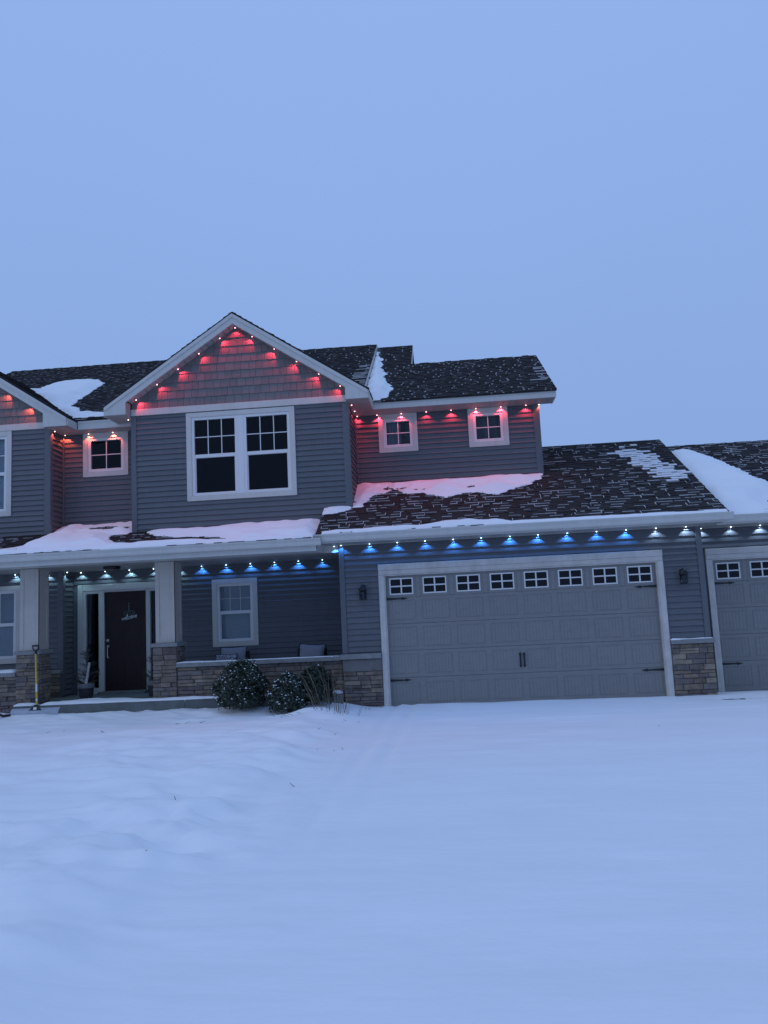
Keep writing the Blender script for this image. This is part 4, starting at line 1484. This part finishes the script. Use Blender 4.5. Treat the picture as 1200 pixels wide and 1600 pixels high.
def eave_light(p, c, label, group, power=4.0, tilt=(0, .15, -1), size=112):
    t = empty('eave_light', p, None, label=label, category='eave light', group=group)
    up_ = -Vector(tilt).normalized()
    rot = up_.to_track_quat('Z', 'Y').to_euler()
    rl = random.Random(int(abs(p[0] * 131 + p[1] * 57 + p[2] * 31) * 100))
    rot.rotate_axis('X', rl.gauss(0, .05))
    rot.rotate_axis('Y', rl.gauss(0, .06))
    power = round(power * rl.choice((.75, .9, 1.0, 1.0, 1.12, 1.25)), 3)
    t.rotation_euler = rot
    for nm, me in (('housing', PUCK), ('lens', LENS[c])):
        o = bpy.data.objects.new(nm, me)
        COL.objects.link(o)
        o.parent = t
    s = bpy.data.objects.new('light_beam', spot_data(c, power, size))
    COL.objects.link(s)
    s.parent = t
    s.location = (0, 0, -.034)
    return t

DW_ = .074
PB, PR, PS, PW_ = 6.0, 7.0, 6.6, 3.6
xs = [-.23, .28, .785, 1.295, 1.805, 2.32, 2.825, 3.345, 3.86, 4.38]
g = 'blue eave lights over the wide garage door'
eave_light((-.755, -DW_ - .02, Z_GS - .005), BLUE, 'blue eave light shining down the left corner board of the garage', g, PB)
eave_light((-.90, .03, Z_GS - .005), BLUE, 'blue eave light just round the left garage corner, beside the porch', g, PB)
for i, x in enumerate(xs):
    eave_light((x, -DW_, Z_GS - .005), BLUE, '%s full blue eave light from the left under the wide garage eave' % ORD[i], g, PB)
eave_light((4.90, -DW_, Z_GS - .005), COOL, 'white eave light above the right end of the wide garage door trim', 'white eave lights by the right lantern', PW_)
eave_light((5.42, -DW_, Z_GS - .005), COOL, 'white eave light above the right garage lantern', 'white eave lights by the right lantern', PW_)
for i, x in enumerate((5.86, 6.40, 6.92)):
    eave_light((x, Y_THIRD - DW_, Z_GS - .005), COOL, '%s white eave light over the far right garage door, counted from its corner' % ORD[i],
               'white eave lights over the far right garage door', PW_)
g = 'white porch lights round the front door'
for i, x in enumerate((-6.53, -6.00, -5.48, -4.96, -4.45)):
    lab = ('white porch light in the inside corner left of the front door', 'white porch light next to the dark ceiling lamp',
           'white porch light straight above the front door', 'white porch light just left of the right porch column', 'white porch light behind the right porch column')[i]
    eave_light((x, Y_PORCH - DW_, Z_PS - .005), WHITE, lab, g, PW_)
eave_light((X_LB + .07, Y_ROOM + .05, Z_PS - .005), WHITE, 'white porch light on the outer corner between left column and door', g, PW_)
eave_light((-7.05, Y_ROOM - DW_, Z_PS - .005), WHITE, 'white porch light hidden behind the left porch column', g, PW_)
eave_light((-7.72, Y_ROOM - DW_, Z_PS - .005), WHITE, 'white porch light above the window left of the left column', g, PW_)
g = 'blue porch lights above the porch window wall'
for i, x in enumerate((-3.93, -3.41, -2.90, -2.39, -1.89, -1.39)):
    eave_light((x, Y_PORCH - DW_, Z_PS - .005), BLUE, '%s blue porch light to the right of the right porch column' % ORD[i], g, PB)

# gable rake lights: hang on the sloped soffit, beam square to it
nl = math.sqrt(1 + SL * SL)
def rake_z(xa, zp, x, d=.034 + .20 - .03):
    return zp - SL * abs(x - xa) - d - .006
def rake_lights(xa, zp, yw, xs_, sg, c, labf, group, power):
    for i, x in enumerate(xs_):
        t = (-sg * SL / nl, .16, -1 / nl) if sg else (0, .2, -1)
        eave_light((x, yw - .085, rake_z(xa, zp, x)), c, labf(i), group, power, t, 96)

eave_light((XA, Y_BAY - .095, rake_z(XA, ZPK, XA) - .022), RED, 'red eave light at the very peak of the middle gable', 'red lights under the middle gable', PR)
rake_lights(XA, ZPK, Y_BAY, (-3.08, -3.51, -3.94, -4.37, -4.80), -1, RED,
            lambda i: '%s red eave light below the peak on left slope of the middle gable' % ORD[i], 'red lights under the middle gable', PR)
rake_lights(XA, ZPK, Y_BAY, (-2.41, -1.975, -1.54, -1.11, -.70), 1, RED,
            lambda i: '%s red eave light below the peak on right slope of the middle gable' % ORD[i], 'red lights under the middle gable', PR)
eave_light((-5.0, Y_BAY + .02, Z_LS + .055), SALMON, 'warm red eave light left of the middle bay corner, under its boxed eave', 'warm red lights in the upper left recess', PS * .6)
g = 'red eave lights along the upper right eave'
for i, y in enumerate((.62, 1.12, 1.56)):
    eave_light((X_BAY1 + .075, y, Z_US - .005), RED, '%s red eave light from the front on the side wall of the middle bay' % ORD[i], g, PR * .7)
lab = ['red eave light left of the left small upper window', 'red eave light above the left small upper window', 'red eave light just right of the left small upper window',
       'red eave light midway between the two small upper windows', 'red eave light above left side of the right small upper window',
       'red eave light above right corner of the right small upper window', 'red eave light between right small window and the house corner']
for i, x in enumerate((-.115, .395, .91, 1.42, 1.93, 2.44, 2.95)):
    eave_light((x, Y_DW - DW_ - .01, Z_US - .005), RED, lab[i], g, PR)
eave_light((3.215, Y_DW - DW_ + .02, Z_US - .005), SALMON, 'warm red eave light at the far right upper corner board', g, PS * .7)
g = 'warm red lights in the upper left recess'
rake_lights(XAL, ZPL, Y_LBAY, (-7.08, -7.55, -8.02), 1, SALMON,
            lambda i: '%s warm red eave light from the lower end of the far left gable slope' % ORD[i], 'warm red lights under the far left gable', PS)
eave_light((X_LB + .075, Y_LBAY + .06, Z_LS - .005), SALMON, 'warm red eave light on the outer corner of the far left bay', g, PS)
eave_light((X_LB + .10, Y_REC - .10, Z_LS - .005), SALMON, 'warm red eave light in the inside corner left of the small square window', g, PS)
eave_light((-6.14, Y_REC - DW_ - .015, Z_LS - .005), SALMON, 'warm red eave light above left half of the small upper left window', g, PS)
eave_light((-5.62, Y_REC - DW_ - .015, Z_LS - .005), SALMON, 'warm red eave light above right half of the small upper left window', g, PS)

# ------------------------------------------------------------------ WALL LANTERNS, PORCH LAMP, WELCOME SIGN
def lantern(x, label):
    t = empty('wall_lantern', (x, 0, 2.05), None, label=label, category='wall lantern', group='unlit lanterns beside the wide garage door')
    fr = Fr((x, -.018, 0), (1, 0, 0), (0, 0, 1), (0, -1, 0))
    MB().bevel_plate(fr, -.085, .085, 2.06, 2.235, -.012, .012, .004).build('mounting_block', M_SIDING, t)
    MB().bevel_plate(fr, -.035, .035, 2.08, 2.21, .0125, .03, .006).build('back_plate', M_BLACK, t)
    c = (x, -.018 - .115, 0)
    arm = MB()
    pts = [(0, 2.15, .03), (0, 2.20, .07), (0, 2.215, .105), (0, 2.19, .117)]
    for p, q in zip(pts[:-1], pts[1:]):
        arm.tube(fr(*p), fr(*q), .008, .008, 6)
    arm.build('arm', M_BLACK, t)
    MB().lathe(c, [(.075, 2.105), (.078, 2.112), (.072, 2.135), (.055, 2.165), (.028, 2.185), (.012, 2.195)], 16).build('hood', M_BLACK, t, smooth=True)
    cg = MB()
    for i in range(6):
        a = math.pi / 3 * i
        cg.tube((c[0] + .060 * math.cos(a), c[1] + .060 * math.sin(a), 1.945), (c[0] + .066 * math.cos(a), c[1] + .066 * math.sin(a), 2.108), .005, .005, 5)
    cg.lathe(c, [(.064, 1.938), (.066, 1.942), (.066, 1.948), (.060, 1.951)], 16)
    cg.lathe(c, [(.068, 2.03), (.069, 2.032), (.069, 2.036), (.067, 2.038)], 16)
    cg.build('cage', M_BLACK, t)
    MB().lathe(c, [(.050, 1.95), (.052, 1.96), (.055, 2.10), (.05, 2.106)], 14).build('glass_shade', M_GLASS, t, smooth=True)
    MB().lathe(c, [(.012, 2.0), (.026, 2.03), (.026, 2.055), (.012, 2.09)], 10).build('bulb', M_POTRIM, t, smooth=True)
    for ch in t.children:
        ch.location = (-t.location.x, -t.location.y, -t.location.z)
        ch.matrix_parent_inverse = Matrix()
lantern(-.385, 'black caged wall lantern on the siding left of the wide garage door')
lantern(5.285, 'black caged wall lantern on the siding between the two garage doors')

t = empty('ceiling_lamp', (-5.40, .62, Z_PS), None, label='dark unlit flush ceiling lamp under the porch soffit before the front door', category='ceiling lamp')
def fix(t):
    for ch in t.children:
        ch.location = -t.location
        ch.matrix_parent_inverse = Matrix()
MB().lathe((-5.40, .62, Z_PS), [(.150, -.055), (.162, -.045), (.165, -.012), (.155, -.001)], 24).build('lamp_ring', M_BLACK, t, smooth=True)
mg = mat('amber_bowl', (.10, .09, .085), .3, .1, 5)
MB().lathe((-5.40, .62, Z_PS), [(.012, -.125), (.06, -.115), (.105, -.09), (.135, -.056)], 24).build('glass_bowl', mg, t, smooth=True)
MB().lathe((-5.40, .62, Z_PS), [(.004, -.15), (.012, -.14), (.012, -.125)], 10).build('finial', M_BLACK, t)
fix(t)

# welcome sign hanging on the front door
ws = empty('welcome_sign', (-5.5, 1.70, 1.85), None, label='hanging word sign reading welcome under a sprig of leaves on the front door', category='door sign')
cu = bpy.data.curves.new('lettering', 'CURVE')
cu.dimensions = '3D'
cu.bevel_depth = .0058
cu.bevel_resolution = 1
strokes = {  # hand written letters in a unit box (width, points)
    'w': [(0, 1), (.12, 0), (.28, .8), (.45, 0), (.62, 1)],
    'e': [(0, .45), (.38, .6), (.3, .95), (.1, .85), (.02, .4), (.15, .05), (.42, .15)],
    'l': [(0, .2), (.22, 1.7), (.1, 1.95), (.02, 1.5), (.05, .2), (.2, 0), (.32, .12)],
    'c': [(.36, .8), (.2, 1), (.02, .6), (.08, .15), (.25, 0), (.4, .15)],
    'o': [(.2, 1), (.02, .6), (.08, .1), (.26, 0), (.4, .45), (.3, .9), (.2, 1)],
    'm': [(0, 0), (.04, .95), (.06, .6), (.2, 1), (.26, 0), (.28, .6), (.42, 1), (.5, .1), (.58, .1)],
}
x = 0
for ch in 'welcome':
    pts = strokes[ch]
    sp = cu.splines.new('POLY')
    sp.points.add(len(pts) - 1)
    for k, (a, b) in enumerate(pts):
        px = (x + a) * .088
        sp.points[k].co = (px, 0, b * .062 + px * .19, 1)
    x += max(p[0] for p in pts) + .09
wo = bpy.data.objects.new('lettering_curve', cu)
COL.objects.link(wo)
dg = bpy.context.evaluated_depsgraph_get()
me = bpy.data.meshes.new_from_object(wo.evaluated_get(dg))
bpy.data.objects.remove(wo)
me.materials.clear()
me.materials.append(M_WHITEP)
lo = bpy.data.objects.new('lettering', me)
COL.objects.link(lo)
lo.parent = ws
lo.location = (-.155, -.005, -.075)
rnd = random.Random(5)
lf = MB()
for i in range(26):
    a = rnd.uniform(-.12, .13)
    b = rnd.uniform(-.015, .10) * (1 - abs(a) * 3) + .055
    ang = rnd.uniform(0, 6.28)
    l, w2 = rnd.uniform(.03, .055), .011
    dx, dz = math.cos(ang), math.sin(ang)
    p = [(a - dx * l / 2, b - dz * l / 2), (a + dz * w2, b - dx * w2), (a + dx * l / 2, b + dz * l / 2), (a - dz * w2, b + dx * w2)]
    y = rnd.uniform(-.02, .0)
    lf.prism_pts([(q[0], y, q[1]) for q in p], [(q[0], y - .002, q[1]) for q in p])
lf.build('leaf_sprig', M_GREENW, ws, fix=True).matrix_parent_inverse = Matrix()
hk = MB()
hk.box(-.006, .006, -.006, .0, .10, .22).box(-.012, .012, -.010, .0, .22, .245).box(-.011, .011, -.009, .0, .265, .295)
hk.build('hanger', M_POTRIM, ws).matrix_parent_inverse = Matrix()

# ------------------------------------------------------------------ PORCH CHAIRS AND CUSHIONS
def pillow(x, y, z, w_, h, tilt, yaw, m, label, roll=0, pattern=None):
    n = 14
    U, V = np.meshgrid(np.linspace(-1, 1, n), np.linspace(-1, 1, n))
    edge = np.clip((1 - np.abs(U) ** 4) * (1 - np.abs(V) ** 4), 0, 1) ** .5
    pin = 1 - .07 * (1 - np.abs(U) ** 2) * np.abs(V) ** 3
    pin2 = 1 - .07 * (1 - np.abs(V) ** 2) * np.abs(U) ** 3
    X, Z = U * w_ / 2 * pin2, V * h / 2 * pin
    wr = (fbm(U * 2 + 3, V * 2, int(x * 10) & 63, 3) - .5) * .03
    T = (.075 + wr) * edge
    mb = MB()
    for sgn in (-1, 1):
        k = len(mb.v)
        mb.v += [(X[i, j], sgn * T[i, j], Z[i, j]) for i in range(n) for j in range(n)]
        for i in range(n - 1):
            for j in range(n - 1):
                mb.f.append((k + i * n + j, k + i * n + j + 1, k + (i + 1) * n + j + 1, k + (i + 1) * n + j))
    t = empty('cushion', (x, y, z), None, label=label, category='cushion')
    t.rotation_euler = (tilt, roll, yaw)
    o = mb.build('cover', m, t, smooth=True)
    o.matrix_parent_inverse = Matrix()
    pp = MB()
    per = [(0, j) for j in range(n)] + [(i, n - 1) for i in range(1, n)] + [(n - 1, j) for j in range(n - 2, -1, -1)] + [(i, 0) for i in range(n - 2, 0, -1)]
    for a, b in zip(per, per[1:] + per[:1]):
        pp.tube((X[a], 0, Z[a]), (X[b], 0, Z[b]), .008, .008, 5)
    o = pp.build('piping', M_PIPING, t)
    o.matrix_parent_inverse = Matrix()
    return t

def porch_chair(x, y, label):
    t = empty('porch_chair', (x, y, ZS), None, label=label, category='chair', group='dark chairs behind the porch wall')
    def part(n, mb, m=M_WICKER):
        o = mb.build(n, m, t)
        o.matrix_parent_inverse = Matrix()
    part('seat', MB().box(-.30, .30, -.30, .28, .24, .32))
    part('backrest', MB().prism_pts([(-.31, .24, .24), (.31, .24, .24), (.31, .30, .24), (-.31, .30, .24)], [(-.29, .33, .76), (.29, .33, .76), (.29, .37, .76), (-.29, .37, .76)]))
    for sx in (-1, 1):
        part('arm', MB().box(sx * .34 - .035, sx * .34 + .035, -.32, .30, .24, .54))
        for sy_ in (-.26, .24):
            part('leg', MB().box(sx * .32 - .025, sx * .32 + .025, sy_ - .025, sy_ + .025, .012, .24))
porch_chair(-3.16, .95, 'dark low porch chair behind the stone wall in front of the window')
porch_chair(-1.60, .95, 'dark low porch chair behind the stone wall near the garage corner')

def pattern_mat():
    m = bpy.data.materials.new('medallion_fabric')
    m.use_nodes = True
    n, l = m.node_tree.nodes, m.node_tree.links
    b = n['Principled BSDF']
    b.inputs['Roughness'].default_value = .9
    tc = n.new('ShaderNodeTexCoord')
    vo = n.new('ShaderNodeTexVoronoi')
    vo.feature = 'DISTANCE_TO_EDGE'
    vo.inputs['Scale'].default_value = 22
    wv = n.new('ShaderNodeTexWave')
    wv.wave_type = 'RINGS'
    wv.rings_direction = 'Y'
    wv.inputs['Scale'].default_value = 9
    wv.inputs['Distortion'].default_value = 3
    wv.inputs['Detail Scale'].default_value = 4
    mth = n.new('ShaderNodeMath'); mth.operation = 'MULTIPLY'
    gt = n.new('ShaderNodeMath'); gt.operation = 'GREATER_THAN'
    gt.inputs[1].default_value = .055
    l.new(tc.outputs['Object'], vo.inputs['Vector'])
    l.new(tc.outputs['Object'], wv.inputs['Vector'])
    l.new(vo.outputs['Distance'], mth.inputs[0])
    l.new(wv.outputs['Fac'], mth.inputs[1])
    l.new(mth.outputs[0], gt.inputs[0])
    mx = n.new('ShaderNodeMixRGB')
    mx.inputs[1].default_value = (.42, .40, .42, 1)
    mx.inputs[2].default_value = (.05, .045, .06, 1)
    l.new(gt.outputs[0], mx.inputs[0])
    l.new(mx.outputs[0], b.inputs['Base Color'])
    return m
pillow(-3.14, 1.07, ZS + .32 + .275, .52, .55, math.radians(-14), .05, M_CUSHION, 'plain grey cushion behind the patterned one under the porch window')
pillow(-3.24, .90, ZS + .32 + .21, .44, .42, math.radians(-16), -.04, pattern_mat(), 'dark cushion with pale medallion print under the porch window')
pillow(-1.58, 1.06, ZS + .32 + .27, .52, .53, math.radians(-14), -.08, M_CUSHION, 'plain grey cushion near the garage corner, alone on its chair', roll=math.radians(4))

# ------------------------------------------------------------------ PLANTERS BY THE DOOR
def needle_branch(mb, nb, p0, p1, rnd, r=.006, nl_=.035, dens=90):
    mb.tube(p0, p1, r, r * .35, 5)
    d = Vector(p1) - Vector(p0)
    L = d.length
    d.normalize()
    o = d.orthogonal().normalized()
    q = d.cross(o)
    for i in range(int(L * dens)):
        t_ = rnd.random()
        a = rnd.uniform(0, 6.28)
        b = Vector(p0) + d * L * t_
        out = (o * math.cos(a) + q * math.sin(a)) * .8 + d * .6
        tip = b + out * nl_ * rnd.uniform(.6, 1.1)
        s = d * .0035
        nb.quad(b - s, b + s, tip + s * .3, tip - s * .3)

def planter(x, y, label, seed, log):
    rnd = random.Random(seed)
    t = empty('planter', (x, y, ZS), None, label=label, category='planter', group='planters flanking the front door')
    def part(n, mb, m, **k):
        o = mb.build(n, m, t, **k)
        o.matrix_parent_inverse = Matrix()
        return o
    part('pot', MB().lathe((0, 0, .004), [(.115, 0), (.12, .005), (.15, .20), (.152, .205)], 20), M_POT, smooth=False)
    part('pot_band', MB().lathe((0, 0, .004), [(.158, .2055), (.162, .21), (.166, .285), (.158, .292), (.140, .291)], 20), M_POTRIM, smooth=False)
    part('soil', MB().lathe((0, 0, .004), [(.13, .2915), (.10, .31), (.02, .318)], 12), M_BARK)
    br, nd = MB(), MB()
    top = Vector((0, .02, 1.0))
    needle_branch(br, nd, (0, .02, .28), top, rnd, .010, .055, 140)
    for k in range(26):
        z = rnd.uniform(.32, .92)
        a = rnd.uniform(0, 6.28)
        l_ = (1.02 - z) * .32 + .05
        p0 = Vector((0, .02, z))
        p1 = p0 + Vector((math.cos(a) * l_, math.sin(a) * l_, l_ * rnd.uniform(.2, .6)))
        needle_branch(br, nd, p0, p1, rnd, .005, .045, 190)
    for k in range(14):
        a = rnd.uniform(0, 6.28)
        p0 = Vector((math.cos(a) * .08, math.sin(a) * .08, .29))
        p1 = p0 + Vector((math.cos(a) * .16, math.sin(a) * .16, rnd.uniform(.05, .25)))
        needle_branch(br, nd, p0, p1, rnd, .005, .045, 110)
    part('stem', br, M_BARK)
    part('needles', nd, M_NEEDLE, fix=False)
    if log:
        part('birch_log', MB().tube((.05, -.11, .29), (.115, -.10, .70), .027, .025, 12), M_BIRCH)
planter(-6.0, .78, 'dark pot with spruce tips and a birch stick left of the front door', 3, True)
planter(-4.62, .80, 'dark pot of spruce half hidden behind the right porch column', 4, False)

# ------------------------------------------------------------------ SHRUBS
def shrub(x, y, rx, ry, h, label, seed, n, snow, cone=.0, leaf=.030):
    rnd = random.Random(seed)
    z0 = float(snow_z(np.array([x]), np.array([y]))[0])
    t = empty('shrub', (x, y, z0), None, label=label, category='shrub')
    lv, sn, st = MB(), MB(), MB()
    for k in range(9):
        a = rnd.uniform(0, 6.28)
        st.tube((rnd.uniform(-.04, .04), rnd.uniform(-.04, .04), -.03), (math.cos(a) * rx * .6, math.sin(a) * ry * .6, h * rnd.uniform(.4, .8)), .009, .004, 5)
    clumps = []
    for k in range(int(n / 13)):
        a = rnd.uniform(0, 6.28)
        u = rnd.uniform(-.55, 1)
        r = (.60 + .42 * rnd.random() ** .6)
        s = math.sqrt(max(0, 1 - u * u)) * r
        zz = h * (.42 + .56 * u * (.8 + .2 * r))
        wsc = 1 - cone * max(0, u)
        lump = 1 + .13 * math.sin(2 * a + seed) + .10 * math.sin(5 * a + 3 * u + seed * 2) + .08 * math.sin(7 * u + 2 * a)
        zz *= 1 + .07 * math.sin(4 * a + seed)
        clumps.append((Vector((math.cos(a) * s * rx * wsc * lump, math.sin(a) * s * ry * wsc * lump, max(.02, zz))), r, rnd.random()))
    for c, r, q in clumps:
        if q < .12: continue
        sprig = Vector((c.x / rx, c.y / ry, (c.z / h - .35))).normalized()
        for i in range(13):
            p = c + Vector((rnd.gauss(0, .035), rnd.gauss(0, .035), rnd.gauss(0, .032)))
            nrm_ = (sprig + Vector((rnd.gauss(0, .6), rnd.gauss(0, .6), rnd.gauss(0, .6)))).normalized()
            o = nrm_.orthogonal().normalized()
            q2 = nrm_.cross(o)
            a = rnd.uniform(0, 6.28)
            d1 = (o * math.cos(a) + q2 * math.sin(a)) * leaf * rnd.uniform(.6, 1.1)
            d2 = (q2 * math.cos(a) - o * math.sin(a)) * leaf * .42
            lv.quad(p - d1, p + d2, p + d1, p - d2)
        sx_ = rnd.random()
        if r > .78 and sx_ < snow * (.5 + .5 * max(0, c.z / h)) and (c.y < .3 * ry or c.z > .6 * h):
            m_ = rnd.uniform(.006, .021)
            p = c + sprig * .03 + Vector((0, 0, .012))
            k = len(sn.v)
            for (dx, dy, dz) in ((1, 0, 0), (.3, .9, 0), (-.8, .5, .1), (-.7, -.6, 0), (.4, -.9, -.1)):
                sn.v.append((p.x + dx * m_ * rnd.uniform(.7, 1.5), p.y + dy * m_ * rnd.uniform(.7, 1.5), p.z + dz * m_))
            sn.v.append((p.x, p.y, p.z + m_ * rnd.uniform(.6, 1.1)))
            sn.v.append((p.x, p.y, p.z - m_ * .4))
            for i in range(5):
                j = (i + 1) % 5
                sn.f.append((k + i, k + j, k + 5))
                sn.f.append((k + j, k + i, k + 6))
    for nm, mb, m in (('stem', st, M_BARK), ('foliage', lv, M_LEAF), ('snow_clumps', sn, M_SNOW)):
        if mb.v:
            o = mb.build(nm, m, t, fix=False, smooth=(nm == 'snow_clumps'))
            o.matrix_parent_inverse = Matrix()
shrub(-2.52, -.68, .46, .42, .78, 'round snow speckled evergreen shrub before the stone wall, largest of the three', 11, 13000, .55)
shrub(-1.68, -.80, .33, .30, .62, 'snowy evergreen shrub in the middle, white on its upper left side', 12, 8000, .95, .25)
shrub(-1.24, -.50, .30, .28, .62, 'dark bare looking shrub without snow beside the dry stalks', 13, 6500, .03, .2)

# dead grass stalks
t = empty('dead_stalks', (-.72, -1.5, .12), None, label='clump of tall dry stalks standing in the snow before the garage corner', category='dead plant')
rnd = random.Random(77)
for k in range(30):
    bx, by = rnd.gauss(.0, .15), rnd.gauss(0, .10)
    hgt = rnd.uniform(.25, .75) if k > 6 else rnd.uniform(.6, .85)
    lx = bx * .9 + rnd.gauss(0, .06)
    p0 = Vector((bx, by, -.08))
    p1 = Vector((bx + lx * .5, by + rnd.gauss(0, .04), hgt * .55))
    p2 = Vector((bx + lx * 1.1 + rnd.gauss(0, .02), by + rnd.gauss(0, .06), hgt))
    r = rnd.uniform(.0025, .0045)
    mb = MB().tube(p0, p1, r, r * .8, 5).tube(p1, p2, r * .8, r * .35, 5)
    if rnd.random() < .3:
        p3 = p1.lerp(p2, .4)
        mb.tube(p3, p3 + Vector((rnd.gauss(0, .06), 0, .07)), r * .6, r * .3, 4)
    o = mb.build('stalk', M_STRAW, t)
    o.matrix_parent_inverse = Matrix()
for a, l_, dx in ((-.28, .85, -.34), (-.42, .5, -.2), (-.36, .62, -.28)):
    mb = MB().tube((a + .05, .12, -.08), (a + .05 + dx * .5, .1, l_ * .55), .0055, .0045, 5).tube((a + .05 + dx * .5, .1, l_ * .55), (a + .05 + dx, .08, l_), .006, .003, 5)
    o = mb.build('stalk', M_STRAW, t)
    o.matrix_parent_inverse = Matrix()

# ------------------------------------------------------------------ SHOVEL, EDGING, TWIGS
sh = empty('snow_shovel', (-6.35, -.36, .13), None, label='yellow handled snow shovel leaning on the left stone column base', category='snow shovel')
def spart(n, mb, m, **k):
    o = mb.build(n, m, sh, **k)
    o.matrix_parent_inverse = Matrix()
    return o
S0, S1 = Vector((-.01, -.06, .16)), Vector((-.25, .335, 1.13))
sd_ = (S1 - S0).normalized()
spart('shaft', MB().tube(S0, S1, .016, .015, 10), M_YELLOW)
spart('sticker', MB().tube(S0 + sd_ * .30, S0 + sd_ * .45, .0168, .0166, 10).tube(S0 + sd_ * .12, S0 + sd_ * .16, .0168, .0166, 10), M_STICKER)
g_ = MB()
gx_ = Vector((1, 0, 0))
g_.tube(S1 - sd_ * .03, S1 + sd_ * .045, .021, .020, 10)
for s in (-1, 1):
    g_.tube(S1 + sd_ * .03, S1 + sd_ * .08 + gx_ * s * .052, .014, .012, 8)
    g_.tube(S1 + sd_ * .075 + gx_ * s * .052, S1 + sd_ * .145 + gx_ * s * .056, .012, .012, 8)
g_.tube(S1 + sd_ * .14 - gx_ * .062, S1 + sd_ * .14 + gx_ * .062, .015, .015, 10)
spart('handle_grip', g_, M_BLACK)
# curved wide blade
bl = MB()
nseg = 7
for i in range(nseg):
    def pt(k):
        a = math.radians(-35 + 95 * k / nseg)
        return (-.06 + .02 - .15 * math.cos(a) + .15, .02 + .15 * math.sin(a) * .8 + .03)
    (y0_, z0_), (y1_, z1_) = pt(i), pt(i + 1)
    bl.prism_pts([(-.47, y0_ - .1, z0_), (.43, y0_ - .1, z0_), (.43, y1_ - .1, z1_), (-.47, y1_ - .1, z1_)],
                 [(-.47, y0_ - .104, z0_ + .002), (.43, y0_ - .104, z0_ + .002), (.43, y1_ - .104, z1_ + .002), (-.47, y1_ - .104, z1_ + .002)])
spart('blade', bl, M_BLADE)
so = MB()
fr_b = Fr((0, -.135, .02), (1, 0, 0), (0, .35, .94), (0, -.94, .35))
so.extrude(fr_b, [(-.13, .10), (.11, .10), (.04, .16), (.02, .20), (-.04, .20), (-.06, .16)], .0, .03)
spart('socket', so, M_BLACK)
spart('blade_label', MB().extrude(fr_b, [(-.045, .108), (.015, .108), (.015, .15), (-.045, .15)], .031, .034), M_STICKER)

ed = empty('plastic_edging', (-6.98, -.56, .165), None, label='broken piece of black plastic edging sticking out of the snow by the shovel blade', category='edging')
mb = MB()
pts = [(-.16, .0, .0), (-.06, -.03, .06), (.0, -.04, .075), (.08, -.03, .04), (.20, 0, .05)]
for (a, b) in zip(pts[:-1], pts[1:]):
    mb.prism_pts([(a[0], a[1], a[2] - .045), (b[0], b[1], b[2] - .045), (b[0], b[1] + .012, b[2] - .045), (a[0], a[1] + .012, a[2] - .045)],
                 [(a[0], a[1], a[2]), (b[0], b[1], b[2]), (b[0], b[1] + .012, b[2]), (a[0], a[1] + .012, a[2])])
o = mb.build('strip', M_BLACK, ed); o.matrix_parent_inverse = Matrix()
o = MB().tube((.0, -.03, .04), (-.06, -.14, -.06), .020, .014, 6).build('stake', M_BLACK, ed); o.matrix_parent_inverse = Matrix()

tw = MB()
rnd = random.Random(9)
def twig(x, y, n, l):
    for k in range(n):
        xx, yy = x + rnd.gauss(0, .10), y + rnd.gauss(0, .06)
        z = float(snow_z(np.array([xx]), np.array([yy]))[0])
        a = rnd.gauss(0, .5) + (math.pi if rnd.random() < .5 else 0)
        p0 = Vector((xx, yy, z - .008))
        p1 = p0 + Vector((math.cos(a) * l, math.sin(a) * l, rnd.uniform(.004, .045)))
        tw.tube(p0, p1, .0035, .002, 4)
for x, y, n, l in ((-3.1, -1.75, 6, .12), (-1.75, -1.45, 4, .10), (-1.55, -1.55, 3, .13), (-1.35, -1.5, 2, .12), (-.55, -3.2, 2, .05), (-.8, -4.1, 1, .05), (-.55, -2.0, 3, .06),
                   (-1.25, -7.35, 1, .022), (-.95, -9.0, 1, .025), (-.4, -6.4, 1, .06), (-1.1, -6.2, 1, .015), (-.35, -.35, 4, .04), (-.1, -.22, 4, .03), (-5.2, -2.1, 3, .08), (-4.1, -2.6, 2, .05), (3.9, -3.2, 1, .02), (-1.0, -11.6, 1, .012), (-.3, -4.4, 2, .02)):
    twig(x, y, n, l)
tw.build('lawn_litter', M_BARK, None, kind='stuff', label='small dark twigs and leaf bits lying on the snow', category='twigs')
print('PLANKS', N_PLANK, 'STONES', N_ST, 'SHINGLES', N_SH, 'OBJS', len(bpy.data.objects))
